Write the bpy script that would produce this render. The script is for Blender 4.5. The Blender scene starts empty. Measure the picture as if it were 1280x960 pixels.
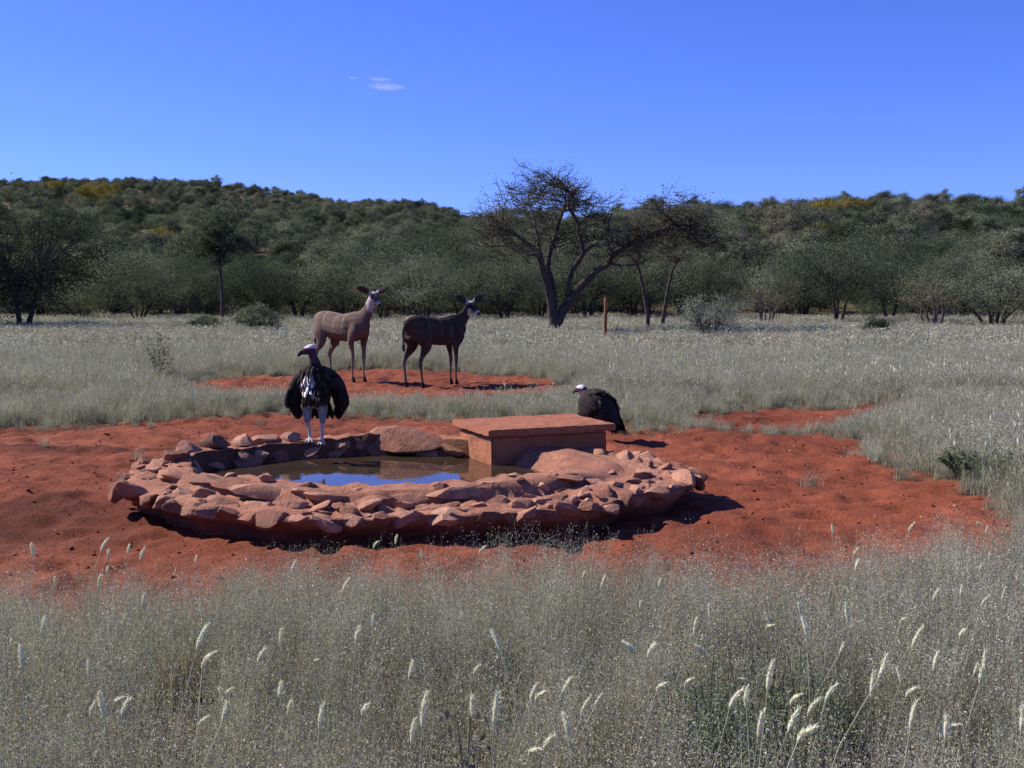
import bpy, bmesh, math, random
import numpy as np
from mathutils import Vector, Matrix, Euler
R = math.radians
SC = bpy.context.scene
COL = SC.collection
rnd = random.Random(7)
nrg = np.random.default_rng(11)

# ------------------------------------------------------------------ camera, sky, sun, exposure
CAM_H, FPX, PITCH = 1.5, 1372.0, math.atan(110 / 1372.0)
cam = bpy.data.cameras.new('camera'); cam.sensor_width = 36; cam.lens = 36 * FPX / 1280
cam.clip_start = 0.05; cam.clip_end = 30000
camo = bpy.data.objects.new('camera', cam); COL.objects.link(camo)
camo.location = (0, 0, CAM_H); camo.rotation_euler = (math.pi / 2 - PITCH, 0, 0)
SC.camera = camo
SUN_EL, SUN_BACK = R(39), R(19)            # sun stands to the left, a little beyond the pool
world = bpy.data.worlds.new('World'); SC.world = world; world.use_nodes = True
wn = world.node_tree; wn.nodes.clear()
sky = wn.nodes.new('ShaderNodeTexSky'); sky.sky_type = 'NISHITA'; sky.sun_disc = False
sky.sun_elevation = SUN_EL; sky.sun_rotation = math.pi * 1.5 + SUN_BACK
sky.altitude = 1400; sky.air_density = 1.0; sky.dust_density = 0.1; sky.ozone_density = 2.5
tint = wn.nodes.new('ShaderNodeMix'); tint.data_type = 'RGBA'; tint.blend_type = 'MULTIPLY'
tint.inputs[0].default_value = 1.0; tint.inputs[7].default_value = (0.54, 0.70, 1.64, 1)
bg = wn.nodes.new('ShaderNodeBackground'); bg.inputs[1].default_value = 0.072
wo = wn.nodes.new('ShaderNodeOutputWorld')
wn.links.new(sky.outputs[0], tint.inputs[6]); wn.links.new(tint.outputs[2], bg.inputs[0]); wn.links.new(bg.outputs[0], wo.inputs[0])
sl = bpy.data.lights.new('sun', 'SUN'); sl.energy = 5.0; sl.angle = R(0.5); sl.color = (1.0, 0.95, 0.87)
suno = bpy.data.objects.new('sun', sl); COL.objects.link(suno); suno.location = (-20, 10, 20)
S = Vector((-math.cos(SUN_EL) * math.cos(SUN_BACK), math.cos(SUN_EL) * math.sin(SUN_BACK), math.sin(SUN_EL)))
suno.rotation_euler = S.to_track_quat('Z', 'Y').to_euler()
SC.view_settings.view_transform = 'Standard'; SC.view_settings.look = 'None'
SC.view_settings.exposure = 0.7; SC.view_settings.gamma = 1.0; SC.view_settings.use_curve_mapping = False
SC.render.engine = 'CYCLES'
SC.cycles.max_bounces = 5; SC.cycles.diffuse_bounces = 2; SC.cycles.transparent_max_bounces = 8
SC.cycles.transmission_bounces = 3; SC.cycles.adaptive_threshold = 0.02; SC.cycles.use_denoising = True
try: SC.cycles.denoiser = 'OPENIMAGEDENOISE'
except Exception: pass
SC.cycles.volume_step_rate = 4.0

# ------------------------------------------------------------------ helpers
def gp(px, py, z=0.0):
    """a photo pixel as the point of the level z that it shows"""
    u, v = (px - 640) / FPX, (480 - py) / FPX
    f = Vector((0, math.cos(PITCH), -math.sin(PITCH))); up = Vector((0, math.sin(PITCH), math.cos(PITCH)))
    d = Vector((1, 0, 0)) * u + up * v + f
    t = (z - CAM_H) / d.z
    return Vector((0, 0, CAM_H)) + d * t
def ad(px, y):                               # x of a pixel column at the distance y
    return (px - 640) / FPX * y * 1.0032
def tag(o, label=None, cat=None, group=None, kind=None):
    if label: o['label'] = label
    if cat: o['category'] = cat
    if group: o['group'] = group
    if kind: o['kind'] = kind
    return o
def empty(name, loc=(0, 0, 0), rz=0.0):
    o = bpy.data.objects.new(name, None); COL.objects.link(o); o.location = loc; o.rotation_euler = (0, 0, rz)
    o.empty_display_size = 0.1
    return o
def link(name, me, parent=None, loc=(0, 0, 0), rot=(0, 0, 0), sc=1.0, mat=None):
    o = bpy.data.objects.new(name, me); COL.objects.link(o)
    o.location = loc; o.rotation_euler = rot
    o.scale = (sc, sc, sc) if not hasattr(sc, '__len__') else sc
    if parent: o.parent = parent
    if mat and not me.materials: me.materials.append(mat)
    return o
def mesh(name, V, F, mat=None, col=None, smooth=False):
    """V n*3 array, F m*3 or m*4 array (or list of such), col n*3"""
    me = bpy.data.meshes.new(name)
    V = np.asarray(V, dtype=np.float32)
    Fs = [np.asarray(f, dtype=np.int32) for f in (F if isinstance(F, list) else [F])]
    Fs = [f for f in Fs if len(f)]
    nl = sum(f.size for f in Fs); npoly = sum(len(f) for f in Fs)
    me.vertices.add(len(V)); me.vertices.foreach_set('co', V.ravel())
    me.loops.add(nl); me.polygons.add(npoly)
    me.loops.foreach_set('vertex_index', np.concatenate([f.ravel() for f in Fs]))
    st, o = [], 0
    for f in Fs:
        k = f.shape[1]; st.append(o + np.arange(len(f)) * k); o += f.size
    me.polygons.foreach_set('loop_start', np.concatenate(st).astype(np.int32))
    if smooth: me.polygons.foreach_set('use_smooth', np.ones(npoly, dtype=bool))
    me.update(calc_edges=True)
    if col is not None: vcol(me, col)
    if mat: me.materials.append(mat)
    return me
def vcol(me, col):
    a = me.color_attributes.new('Col', 'FLOAT_COLOR', 'POINT')
    c = np.ones((len(me.vertices), 4), dtype=np.float32); c[:, :3] = col
    a.data.foreach_set('color', c.ravel())
def h3(i, j, k, s):
    n = (i * 374761393 + j * 668265263 + k * 2147483647 + s * 974634533) & 0xffffffff
    n = ((n ^ (n >> 13)) * 1274126177) & 0xffffffff
    return ((n ^ (n >> 16)) & 0xffffff) / float(0xffffff)
def vnoise(P, s=0):
    """value noise, 0..1, P n*3 (or n*2)"""
    P = np.asarray(P, dtype=np.float64)
    if P.shape[1] == 2: P = np.c_[P, np.zeros(len(P))]
    I = np.floor(P).astype(np.int64); f = P - I; f = f * f * (3 - 2 * f)
    r = 0
    for a in (0, 1):
        for b in (0, 1):
            for c in (0, 1):
                w = (f[:, 0] if a else 1 - f[:, 0]) * (f[:, 1] if b else 1 - f[:, 1]) * (f[:, 2] if c else 1 - f[:, 2])
                r = r + w * h3(I[:, 0] + a, I[:, 1] + b, I[:, 2] + c, s)
    return r
def fbm(P, o=4, s=0, g=0.5):
    P = np.asarray(P, dtype=np.float64); r = 0; a = 1; t = 0
    for k in range(o):
        r = r + a * vnoise(P * 2 ** k + 17.3 * k, s + k); t += a; a *= g
    return r / t
def inpoly(P, poly):
    x, y = P[:, 0], P[:, 1]; c = np.zeros(len(P), dtype=bool); n = len(poly)
    for i in range(n):
        x1, y1 = poly[i]; x2, y2 = poly[(i + 1) % n]
        if y1 == y2: continue
        c ^= ((y1 > y) != (y2 > y)) & (x < (x2 - x1) * (y - y1) / (y2 - y1) + x1)
    return c
def sstep(a, b, x):
    t = np.clip((x - a) / (b - a), 0, 1); return t * t * (3 - 2 * t)

# ------------------------------------------------------------------ materials
def newmat(name):
    m = bpy.data.materials.new(name); m.use_nodes = True; nt = m.node_tree; nt.nodes.clear()
    out = nt.nodes.new('ShaderNodeOutputMaterial'); return m, nt, out
def N(nt, t, **kw):
    n = nt.nodes.new(t)
    for k, v in kw.items():
        if k.startswith('i'):
            q = k[1:]; n.inputs[int(q) if q.isdigit() else q].default_value = v
        else: setattr(n, k, v)
    return n
def mixc(nt, fac, a, b, blend='MIX'):
    n = nt.nodes.new('ShaderNodeMix'); n.data_type = 'RGBA'; n.blend_type = blend
    for s, v in ((n.inputs[0], fac), (n.inputs[6], a), (n.inputs[7], b)):
        if hasattr(v, 'is_linked'): nt.links.new(v, s)
        elif isinstance(v, (int, float)): s.default_value = v
        else: s.default_value = (*v, 1)
    return n.outputs[2]
def noise(nt, scale, detail=5, rough=0.6, coord='Object', vec=None):
    n = N(nt, 'ShaderNodeTexNoise'); n.inputs['Scale'].default_value = scale
    n.inputs['Detail'].default_value = detail; n.inputs['Roughness'].default_value = rough
    if vec is None:
        tc = N(nt, 'ShaderNodeTexCoord'); vec = tc.outputs[coord]
    nt.links.new(vec, n.inputs['Vector']); return n.outputs[0]
def ramp(nt, fac, stops):
    r = N(nt, 'ShaderNodeValToRGB'); e = r.color_ramp.elements
    while len(e) < len(stops): e.new(0.5)
    for k, (p, c) in enumerate(stops): e[k].position = p; e[k].color = (*c, 1) if len(c) == 3 else c
    nt.links.new(fac, r.inputs[0]); return r.outputs[0]
def geopos(nt): return N(nt, 'ShaderNodeNewGeometry').outputs['Position']
def bump(nt, h, strength=0.5, dist=0.02):
    b = N(nt, 'ShaderNodeBump'); b.inputs['Strength'].default_value = strength; b.inputs['Distance'].default_value = dist
    nt.links.new(h, b.inputs['Height']); return b.outputs[0]
def principled(nt, out, col, rough=0.9, nrm=None, spec=0.3):
    p = N(nt, 'ShaderNodeBsdfPrincipled'); p.inputs['Roughness'].default_value = rough
    p.inputs['Specular IOR Level'].default_value = spec
    if hasattr(col, 'is_linked'): nt.links.new(col, p.inputs['Base Color'])
    else: p.inputs['Base Color'].default_value = (*col, 1)
    if nrm is not None: nt.links.new(nrm, p.inputs['Normal'])
    nt.links.new(p.outputs[0], out.inputs[0]); return p
def attr(nt, name='Col'): 
    a = N(nt, 'ShaderNodeAttribute'); a.attribute_name = name; return a.outputs['Color']

def m_soil():
    m, nt, out = newmat('red_soil'); P = geopos(nt)
    big = noise(nt, 0.55, 6, 0.65, vec=P); mid = noise(nt, 5, 6, 0.7, vec=P); fine = noise(nt, 38, 5, 0.7, vec=P)
    c = ramp(nt, big, [(0.3, (0.142, 0.038, 0.019)), (0.52, (0.215, 0.058, 0.028)), (0.72, (0.30, 0.094, 0.050))])
    c = mixc(nt, 0.75, c, ramp(nt, mid, [(0.3, (0.5, 0.46, 0.44)), (0.55, (1, 1, 1)), (0.75, (1.12, 1.1, 1.08))]), 'MULTIPLY')
    c = mixc(nt, 0.6, c, ramp(nt, fine, [(0.32, (0.5, 0.5, 0.5)), (0.5, (1, 1, 1)), (0.72, (1.15, 1.2, 1.25))]), 'MULTIPLY')
    a = N(nt, 'ShaderNodeAttribute'); a.attribute_name = 'Col'
    c = mixc(nt, 1.0, c, a.outputs['Color'], 'MULTIPLY')
    b1 = bump(nt, mid, 0.5, 0.03); 
    bb = N(nt, 'ShaderNodeBump'); bb.inputs['Strength'].default_value = 0.9; bb.inputs['Distance'].default_value = 0.016
    nt.links.new(fine, bb.inputs['Height']); nt.links.new(b1, bb.inputs['Normal'])
    principled(nt, out, c, 0.95, bb.outputs[0], 0.12); return m
def m_hill():
    m, nt, out = newmat('hill_soil'); P = geopos(nt)
    c = ramp(nt, noise(nt, 0.12, 6, 0.7, vec=P), [(0.3, (0.05, 0.052, 0.03)), (0.5, (0.10, 0.085, 0.05)), (0.7, (0.17, 0.12, 0.075))])
    principled(nt, out, c, 1.0, None, 0.1); return m
def m_stone(name, c1, c2, c3, dust=0.35, darken=False):
    m, nt, out = newmat(name); P = geopos(nt)
    oi = N(nt, 'ShaderNodeObjectInfo')
    c = ramp(nt, oi.outputs['Random'], [(0.0, c1), (0.5, c2), (1.0, c3)])
    n1 = noise(nt, 7, 7, 0.7, vec=P); n2 = noise(nt, 60, 5, 0.7, vec=P)
    c = mixc(nt, 0.85, c, ramp(nt, n1, [(0.3, (0.42, 0.38, 0.37)), (0.5, (1, 1, 1)), (0.72, (1.4, 1.36, 1.33))]), 'MULTIPLY')
    c = mixc(nt, 0.6, c, ramp(nt, n2, [(0.3, (0.6, 0.58, 0.57)), (0.55, (1, 1, 1)), (0.75, (1.2, 1.2, 1.2))]), 'MULTIPLY')
    n3 = noise(nt, 3.0, 4, 0.6, vec=P)
    c = mixc(nt, ramp(nt, n3, [(0.45, (0, 0, 0)), (0.65, (dust, dust, dust))]), c, (0.36, 0.105, 0.06))
    if darken: c = mixc(nt, 1.0, c, attr(nt), 'MULTIPLY')
    b = N(nt, 'ShaderNodeBump'); b.inputs['Strength'].default_value = 0.9; b.inputs['Distance'].default_value = 0.014
    nt.links.new(n2, b.inputs['Height']); nt.links.new(bump(nt, n1, 0.7, 0.05), b.inputs['Normal'])
    principled(nt, out, c, 0.88, b.outputs[0], 0.25); return m
def m_attr(name, rough=0.85, spec=0.25, var=0.5, scale=30, trans=0.0, bs=0.3, bd=0.01):
    m, nt, out = newmat(name)
    tc = N(nt, 'ShaderNodeTexCoord')
    n = noise(nt, scale, 5, 0.65, vec=tc.outputs['Object'])
    c = mixc(nt, var, attr(nt), ramp(nt, n, [(0.3, (0.45, 0.45, 0.45)), (0.52, (1, 1, 1)), (0.75, (1.4, 1.4, 1.4))]), 'MULTIPLY')
    p = principled(nt, out, c, rough, bump(nt, n, bs, bd), spec)
    return m
def m_leaf(name, a, b, trans=0.35, rv=0.35):
    """leaf stuff: per-tree and per-leaf colour, light passing through"""
    m, nt, out = newmat(name)
    oi = N(nt, 'ShaderNodeObjectInfo')
    c = mixc(nt, oi.outputs['Random'], a, b)
    c = mixc(nt, 1.0, c, attr(nt), 'MULTIPLY')
    d = N(nt, 'ShaderNodeBsdfDiffuse'); t = N(nt, 'ShaderNodeBsdfTranslucent'); mx = N(nt, 'ShaderNodeMixShader')
    mx.inputs[0].default_value = trans
    nt.links.new(c, d.inputs[0]); nt.links.new(mixc(nt, 1.0, c, (1.08, 1.12, 0.8), 'MULTIPLY'), t.inputs[0])
    nt.links.new(d.outputs[0], mx.inputs[1]); nt.links.new(t.outputs[0], mx.inputs[2])
    nt.links.new(mx.outputs[0], out.inputs[0]); return m
def m_water():
    m, nt, out = newmat('pool_water'); P = geopos(nt)
    n = noise(nt, 9, 2, 0.5, vec=P); n2 = noise(nt, 60, 3, 0.6, vec=P)
    b = bump(nt, n, 0.06, 0.02)
    d = noise(nt, 2.0, 5, 0.6, vec=P)
    c = ramp(nt, d, [(0.35, (0.030, 0.020, 0.012)), (0.65, (0.055, 0.036, 0.021))])
    p = principled(nt, out, c, 0.02, b, 0.5); p.inputs['IOR'].default_value = 1.45; return m
def m_bark(name, a, b):
    m, nt, out = newmat(name); P = geopos(nt)
    n = noise(nt, 9, 6, 0.7, vec=P)
    principled(nt, out, ramp(nt, n, [(0.35, a), (0.65, b)]), 0.95, bump(nt, n, 0.6, 0.03), 0.1); return m

SOIL = m_soil(); HILL = m_hill(); WATER = m_water()
STONE = m_stone('rim_stone', (0.20, 0.092, 0.058), (0.39, 0.185, 0.112), (0.50, 0.27, 0.178), 0.25)
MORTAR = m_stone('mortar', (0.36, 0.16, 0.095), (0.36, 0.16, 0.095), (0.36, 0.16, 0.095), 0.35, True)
CONC = m_stone('dusty_concrete', (0.36, 0.138, 0.07), (0.36, 0.138, 0.07), (0.36, 0.138, 0.07), 0.55)
BARK = m_bark('acacia_bark', (0.036, 0.029, 0.025), (0.10, 0.080, 0.066))
PALEBARK = m_bark('pale_bark', (0.075, 0.062, 0.050), (0.17, 0.14, 0.115))
LEAF = m_leaf('acacia_leaf', (0.066, 0.078, 0.052), (0.115, 0.125, 0.085))
LEAFG = m_leaf('bush_leaf', (0.052, 0.068, 0.045), (0.165, 0.178, 0.122))
LEAFDARK = m_leaf('dark_leaf', (0.030, 0.038, 0.027), (0.042, 0.050, 0.035))
LEAFGREY = m_leaf('grey_leaf', (0.17, 0.18, 0.15), (0.20, 0.21, 0.175))
LEAFDRY = m_leaf('dry_bush_leaf', (0.11, 0.108, 0.08), (0.16, 0.152, 0.115))
LEAFYEL = m_leaf('yellow_leaf', (0.22, 0.19, 0.035), (0.20, 0.15, 0.05))
GRASS = m_leaf('grass_blade', (0.31, 0.312, 0.262), (0.50, 0.485, 0.425), 0.3)
FOXTAIL = m_leaf('foxtail_head', (0.66, 0.64, 0.50), (0.76, 0.73, 0.60), 0.35)

# ------------------------------------------------------------------ where soil lies bare
MAIN = [(ad(px, y), y) for px, y in [(-420, 9.5), (-150, 11.2), (0, 12.0), (120, 12.4), (230, 13.1), (330, 13.8), (430, 13.5), (560, 13.1),
        (640, 12.6), (700, 12.3), (780, 12.0), (870, 11.7), (1000, 11.5), (1070, 11.3), (1120, 10.4), (1145, 9.2), (1135, 8.6),
        (1190, 8.35), (1250, 7.9), (1285, 7.0), (1275, 6.1), (1180, 5.7), (1060, 5.35), (930, 5.1), (800, 4.95), (640, 4.9), (480, 4.9), (320, 4.9),
        (160, 4.95), (0, 5.0), (-150, 5.0), (-420, 5.6)]]
KUDU = [(ad(px, y), y) for px, y in [(190, 18.2), (255, 19.8), (310, 20.6), (400, 21.4), (480, 22.4), (560, 21.6), (640, 20.3), (700, 18.6), (722, 17.2),
        (700, 16.2), (600, 15.2), (520, 15.5), (420, 15.6), (330, 16.0), (240, 16.8)]]
RIGHTP = [(ad(px, y), y) for px, y in [(835, 13.4), (900, 14.2), (1000, 14.6), (1040, 14.4), (1112, 15.7), (1120, 15.0), (1045, 13.3), (985, 12.3), (900, 12.4), (845, 12.8)]]
def bare(P):
    """0..1, 1 where the soil lies open"""
    W = P + 0.55 * np.c_[fbm(P * 0.9, 3, 5) - .5, fbm(P * 0.9 + 9, 3, 6) - .5] * 2
    W = W + 0.25 * np.c_[fbm(P * 4, 2, 7) - .5, fbm(P * 4 + 9, 2, 8) - .5] * 2
    b = inpoly(W, MAIN) | inpoly(W, KUDU)
    r = inpoly(W, RIGHTP)
    return (b | r).astype(float)
def ground_z(P):
    P = np.asarray(P, dtype=np.float64)
    near = 1 - sstep(30, 60, np.hypot(P[:, 0], P[:, 1] - 8))
    z = 0.05 * (fbm(P * 0.5, 3, 21) - 0.5) * 2
    n = fbm(P * 3.3, 4, 31, 0.6)
    z = z + near * 0.055 * (n - 0.5) * 2
    pit = sstep(0.60, 0.76, vnoise(P * 5.5, 41))          # hoof prints
    z = z - near * 0.030 * pit + near * 0.010 * (vnoise(P * 16, 43) - 0.5) * 2
    return z
def graded(a, b, step, far, g=1.18):
    c = list(np.arange(a, b + 1e-6, step)); s = step
    hi = []; v = b
    while v < far: s *= g; v += s; hi.append(v)
    s = step; lo = []; v = a
    while v > -far: s *= g; v -= s; lo.append(v)
    return np.array(lo[::-1] + c + hi)
gx = graded(-7.5, 6.5, 0.05, 4000); gy = graded(3.6, 24, 0.06, 4000)
X, Y = np.meshgrid(gx, gy); P2 = np.c_[X.ravel(), Y.ravel()]
Z = ground_z(P2)
br = bare(P2)
# trampled ground beside the pool, darker in patches to the left; dusty grass litter where nothing is bare
tr = fbm(P2 * 0.8, 4, 55); darken = sstep(0.36, 0.60, tr) * sstep(-1.4, -3.2, P2[:, 0]) * (P2[:, 1] < 11)
gc = np.ones((len(P2), 3)) * (1 - 0.5 * darken)[:, None]
lit = np.array([0.95, 1.35, 1.4]) * 0.82
gc = gc * br[:, None] + (1 - br)[:, None] * lit
nx, ny = len(gx), len(gy)
idx = np.arange(nx * ny).reshape(ny, nx)
F = np.c_[idx[:-1, :-1].ravel(), idx[:-1, 1:].ravel(), idx[1:, 1:].ravel(), idx[1:, :-1].ravel()]
g = link('ground', mesh('ground', np.c_[P2, Z], F, SOIL, gc, True)); g['kind'] = 'structure'

# ------------------------------------------------------------------ hills behind
def r_left(x):      # ridge height by x at y = 300
    pts = [(-420, 24), (-250, 27), (-140, 28.3), (-107, 28.6), (-81, 28), (-66, 26.6), (-52, 24), (-44, 23.0), (-26, 23.4), (-17, 21.2), (-9, 17), (0, 12), (30, 6), (80, 2), (200, 0)]
    return np.interp(x, [p[0] for p in pts], [p[1] for p in pts])
def r_right(x):     # ridge height by x at y = 165
    pts = [(-60, 0), (-25, 4), (-5, 9.0), (12, 9.6), (20, 10.8), (29, 11.6), (38, 11.3), (49, 12.0), (62, 11.6), (78, 12.4), (110, 13), (240, 12), (420, 8)]
    return np.interp(x, [p[0] for p in pts], [p[1] for p in pts])
def hill_z(P):
    x, y = P[:, 0], P[:, 1]
    t1 = np.clip((y - 85) / (300 - 85), 0, 1); s1 = t1 ** 1.1 * (1 - 0.25 * t1) / 0.75
    t2 = np.clip((y - 62) / (165 - 62), 0, 1); s2 = t2 ** 1.15 * (1 - 0.25 * t2) / 0.75
    z1 = (r_left(x) + 2.4) * s1
    z2 = (r_right(x) + 1.6) * s2 * (1 - 0.5 * sstep(170, 420, y))
    z1 = z1 * (1 - 0.5 * sstep(310, 600, y))
    z = np.maximum(z1, z2) + 1.6 * (fbm(P * 0.03, 3, 61) - .5) * np.minimum(t2 * 3, 1)
    return z - 0.6 * (1 - sstep(62, 90, y)) 
hx = np.arange(-460, 461, 5.0); hy = np.arange(60, 640, 4.0)
X, Y = np.meshgrid(hx, hy); PH = np.c_[X.ravel(), Y.ravel()]
nx, ny = len(hx), len(hy); idx = np.arange(nx * ny).reshape(ny, nx)
F = np.c_[idx[:-1, :-1].ravel(), idx[:-1, 1:].ravel(), idx[1:, 1:].ravel(), idx[1:, :-1].ravel()]
h = link('hill', mesh('hill', np.c_[PH, hill_z(PH)], F, HILL, None, True)); h['kind'] = 'structure'

# ------------------------------------------------------------------ the stone-rimmed pool
PC = np.array([-0.82, 8.08]); PA, PB = 2.11, 1.52          # outer
IC = np.array([-0.97, 8.25]); IA, IB = 1.42, 1.06          # inner
WZ = 0.15
def outer(p): 
    w = 1 + 0.035 * np.sin(3 * p + 0.6) + 0.022 * np.sin(7 * p + 2) + 0.014 * np.sin(13 * p)
    return PC + np.array([PA * math.cos(p), PB * math.sin(p) - 0.10 * math.cos(p)]) * w
def inner(p):
    w = 1 + 0.03 * np.sin(4 * p + 1.2) + 0.022 * np.sin(9 * p)
    return IC + np.array([IA * math.cos(p), IB * math.sin(p)]) * w
def rim_top(p):
    back = 0.5 + 0.5 * math.sin(p)
    return 0.255 + 0.045 * back ** 2 + 0.012 * math.sin(5 * p) - .035 * (slope_in(p) - .1) / .55
def rim_pt(p, t):
    """point on the apron: t 0 = outer edge, 1 = inner edge"""
    q = outer(p) * (1 - t) + inner(p) * t
    back = 0.5 + 0.5 * math.sin(p)
    ze = 0.155 + 0.06 * back
    s_ = min(1, max(0, (t - .60) / .10)); s_ = s_ * s_ * (3 - 2 * s_)      # low apron, then a step up to the inner lip
    z = ze + .022 * math.sin(min(t, .6) * 5) + (rim_top(p) - ze) * s_
    return np.array([q[0], q[1], z])
def slope_in(p):    # how far the inner face runs into the pool: a beach on the right side, steep elsewhere
    d = abs((p - 0.15 + math.pi) % (2 * math.pi) - math.pi)
    return 0.10 + 0.55 * math.exp(-(d / 0.5) ** 2)
NP, rows = 168, []
ts = [0.0, 0.1, 0.2, 0.3, 0.4, 0.5, 0.6, 0.65, 0.7, 0.8, 0.9, 1.0]
V = []
for i in range(NP):
    p = 2 * math.pi * i / NP
    o = outer(p); c = PC
    d = (o - c) / np.linalg.norm(o - c)
    prof = [np.array([*(o - d * 0.16), -0.12]), np.array([*(o - d * 0.14), 0.03]), np.array([*(o - d * 0.06), 0.09])]
    prof += [rim_pt(p, t) for t in ts]
    q = inner(p); e = (IC - q) / np.linalg.norm(IC - q); s = slope_in(p)
    for f, zz in ((0.15, 0.0), (0.5, 0.45), (1.0, 0.85), (1.4, 1.15)):
        prof.append(np.array([*(q + e * s * f), rim_top(p) * (1 - zz)]))
    V.append(prof)
V = np.array(V); K = V.shape[1]; flat = V.reshape(-1, 3)
nz = fbm(flat * 4.5, 4, 71) - .5; nn2 = fbm(flat * 16, 3, 75) - .5
calm = np.repeat([.35 if slope_in(2 * math.pi * i / NP) > .3 else 1 for i in range(NP)], K)
flat[:, 2] += (0.10 * nz + 0.05 * nn2) * calm; flat[:, 0] += 0.07 * (fbm(flat * 6, 3, 72) - .5); flat[:, 1] += 0.07 * (fbm(flat * 6 + 5, 3, 73) - .5)
ii = np.arange(NP); F = []
for k in range(K - 1):
    F.append(np.c_[ii * K + k, ((ii + 1) % NP) * K + k, ((ii + 1) % NP) * K + k + 1, ii * K + k + 1])
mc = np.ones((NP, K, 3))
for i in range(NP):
    if slope_in(2 * math.pi * i / NP) < .3: mc[i, -4:] = (.42, .36, .32)          # inner wall painted darker, standing in for the shade inside the rim
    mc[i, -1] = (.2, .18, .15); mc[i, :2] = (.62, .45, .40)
pool = empty('stone_pool', (0, 0, 0))
tag(pool, 'round drinking pool with a wide rim of pinkish stones set in mortar', 'pool')
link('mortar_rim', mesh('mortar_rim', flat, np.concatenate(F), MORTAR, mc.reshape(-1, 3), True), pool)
# pool floor
fl = [(*(IC + (inner(2 * math.pi * i / 48) - IC) * 1.1), -0.05) for i in range(48)]
link('pool_floor', mesh('pool_floor', fl + [(IC[0], IC[1], -0.06)], np.array([[i, (i + 1) % 48, 48] for i in range(48)]), MORTAR, np.full((49, 3), .2)), pool)
# water sheet
wv = [(*(IC + (inner(2 * math.pi * i / 64) - IC) * 1.06), WZ) for i in range(64)]
wo_ = link('water', mesh('water', wv + [(IC[0], IC[1], WZ)], np.array([[i, (i + 1) % 64, 64] for i in range(64)]), WATER)); wo_['kind'] = 'structure'

def rock_mesh(seed, flatness=0.6, sub=3, cuts=9, mat=STONE, rough=0.10):
    bm = bmesh.new(); bmesh.ops.create_icosphere(bm, subdivisions=sub, radius=1.0)
    v = np.array([x.co for x in bm.verts]); r = np.random.default_rng(seed)
    for _ in range(cuts):                                   # plane cuts give broken facets
        n = r.normal(size=3); n[2] *= 0.8; n /= np.linalg.norm(n); d = r.uniform(0.38, 0.76)
        k = v @ n; over = k > d
        v[over] -= np.outer((k[over] - d) * 0.93, n)
    v *= (1 + rough * 2 * (fbm(v * 1.9 + seed * 3.1, 3, seed) - .5))[:, None]
    v *= (1 + rough * 0.7 * (fbm(v * 6 + seed * 1.1, 2, seed + 5) - .5))[:, None]
    v *= np.array([1, r.uniform(0.66, 0.95), flatness])
    for x, c in zip(bm.verts, v): x.co = c
    me = bpy.data.meshes.new('stone'); bm.to_mesh(me); bm.free(); me.materials.append(mat)
    me.polygons.foreach_set('use_smooth', np.ones(len(me.polygons), dtype=bool))
    try: me.set_sharp_from_angle(angle=R(22))
    except Exception: pass
    return me
ROUND = [rock_mesh(100 + i, 0.56, 3, 13) for i in range(9)]
SLAB = [rock_mesh(200 + i, 0.36, 3, 12) for i in range(7)]
# the concrete box, needed for keeping stones clear of it
BX0 = np.array([-0.16, 8.70]); BU = np.array([0.905, 0.425]); BU = BU / np.linalg.norm(BU); BV = np.array([-BU[1], BU[0]])
BL, BW = 1.06, 0.70
def in_box(x, y, m=0.0):
    d = np.array([x, y]) - BX0; a, b = d @ BU, d @ BV
    return -m < a < BL + m and -m < b < BW + m
placed = []
def put_stone(p, t, r, me, lift=0.0, tilt=0.25, force=False, stretch=1.0):
    q = rim_pt(p, t)
    if in_box(q[0], q[1], r * 0.7): return False
    for (x, y, rr) in placed:
        if not force and math.hypot(x - q[0], y - q[1]) < (rr + r) * 0.70: return False
    placed.append((q[0], q[1], r))
    o = link('stone', me, pool, (q[0], q[1], q[2] + lift), (rnd.uniform(-tilt, tilt), rnd.uniform(-tilt, tilt), p + math.pi / 2 + rnd.uniform(-0.4, 0.4)),
             (1.25 * r * rnd.uniform(1.0, 1.25) * stretch, 1.25 * r * rnd.uniform(0.85, 1.05), 1.05 * r * rnd.uniform(0.8, 1.1)))
    return True
beach = lambda p: abs((p - 0.15 + math.pi) % (2 * math.pi) - math.pi) < 0.55
# big flat slabs along the inner lip, in front and on the sides
for k in range(400):
    p = rnd.uniform(0, 2 * math.pi)
    front = -math.sin(p)
    if beach(p) and rnd.random() < 0.9: continue
    if front > -0.2: put_stone(p, rnd.uniform(0.76, 0.86), rnd.uniform(0.13, 0.21), rnd.choice(SLAB), -0.035, 0.10, stretch=1.3)
# standing stones on the back and left of the lip
for p, t, r in [(2.36, .75, .15), (2.52, .8, .12), (2.2, .8, .10), (2.72, .75, .13), (2.95, .8, .13), (3.15, .8, .12), (2.45, .35, .11), (2.75, .3, .12)]:
    put_stone(p, t, r, rnd.choice(ROUND), 0.025, 0.3, True)
put_stone(1.60, .92, .27, ROUND[2], -.10, .05, True, 1.7)
for k in range(260):                                         # a lumpy back lip
    p = rnd.uniform(1.2, 3.9); put_stone(p, rnd.uniform(.93, 1.06), rnd.uniform(.09, .15), rnd.choice(ROUND), rnd.uniform(-.10, -.05), .5)
for k in range(15):                                          # stones of the back wall down to the water
    put_stone(1.15 + .17 * k + rnd.uniform(-.05, .05), rnd.uniform(1.0, 1.1), rnd.uniform(.09, .14), rnd.choice(ROUND), rnd.uniform(-.16, -.09), .5, True)
for p, t, r in [(1.2, .85, .2)]: put_stone(p, t, r, rnd.choice(SLAB), 0.015, 0.1, True, 1.4)
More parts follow.
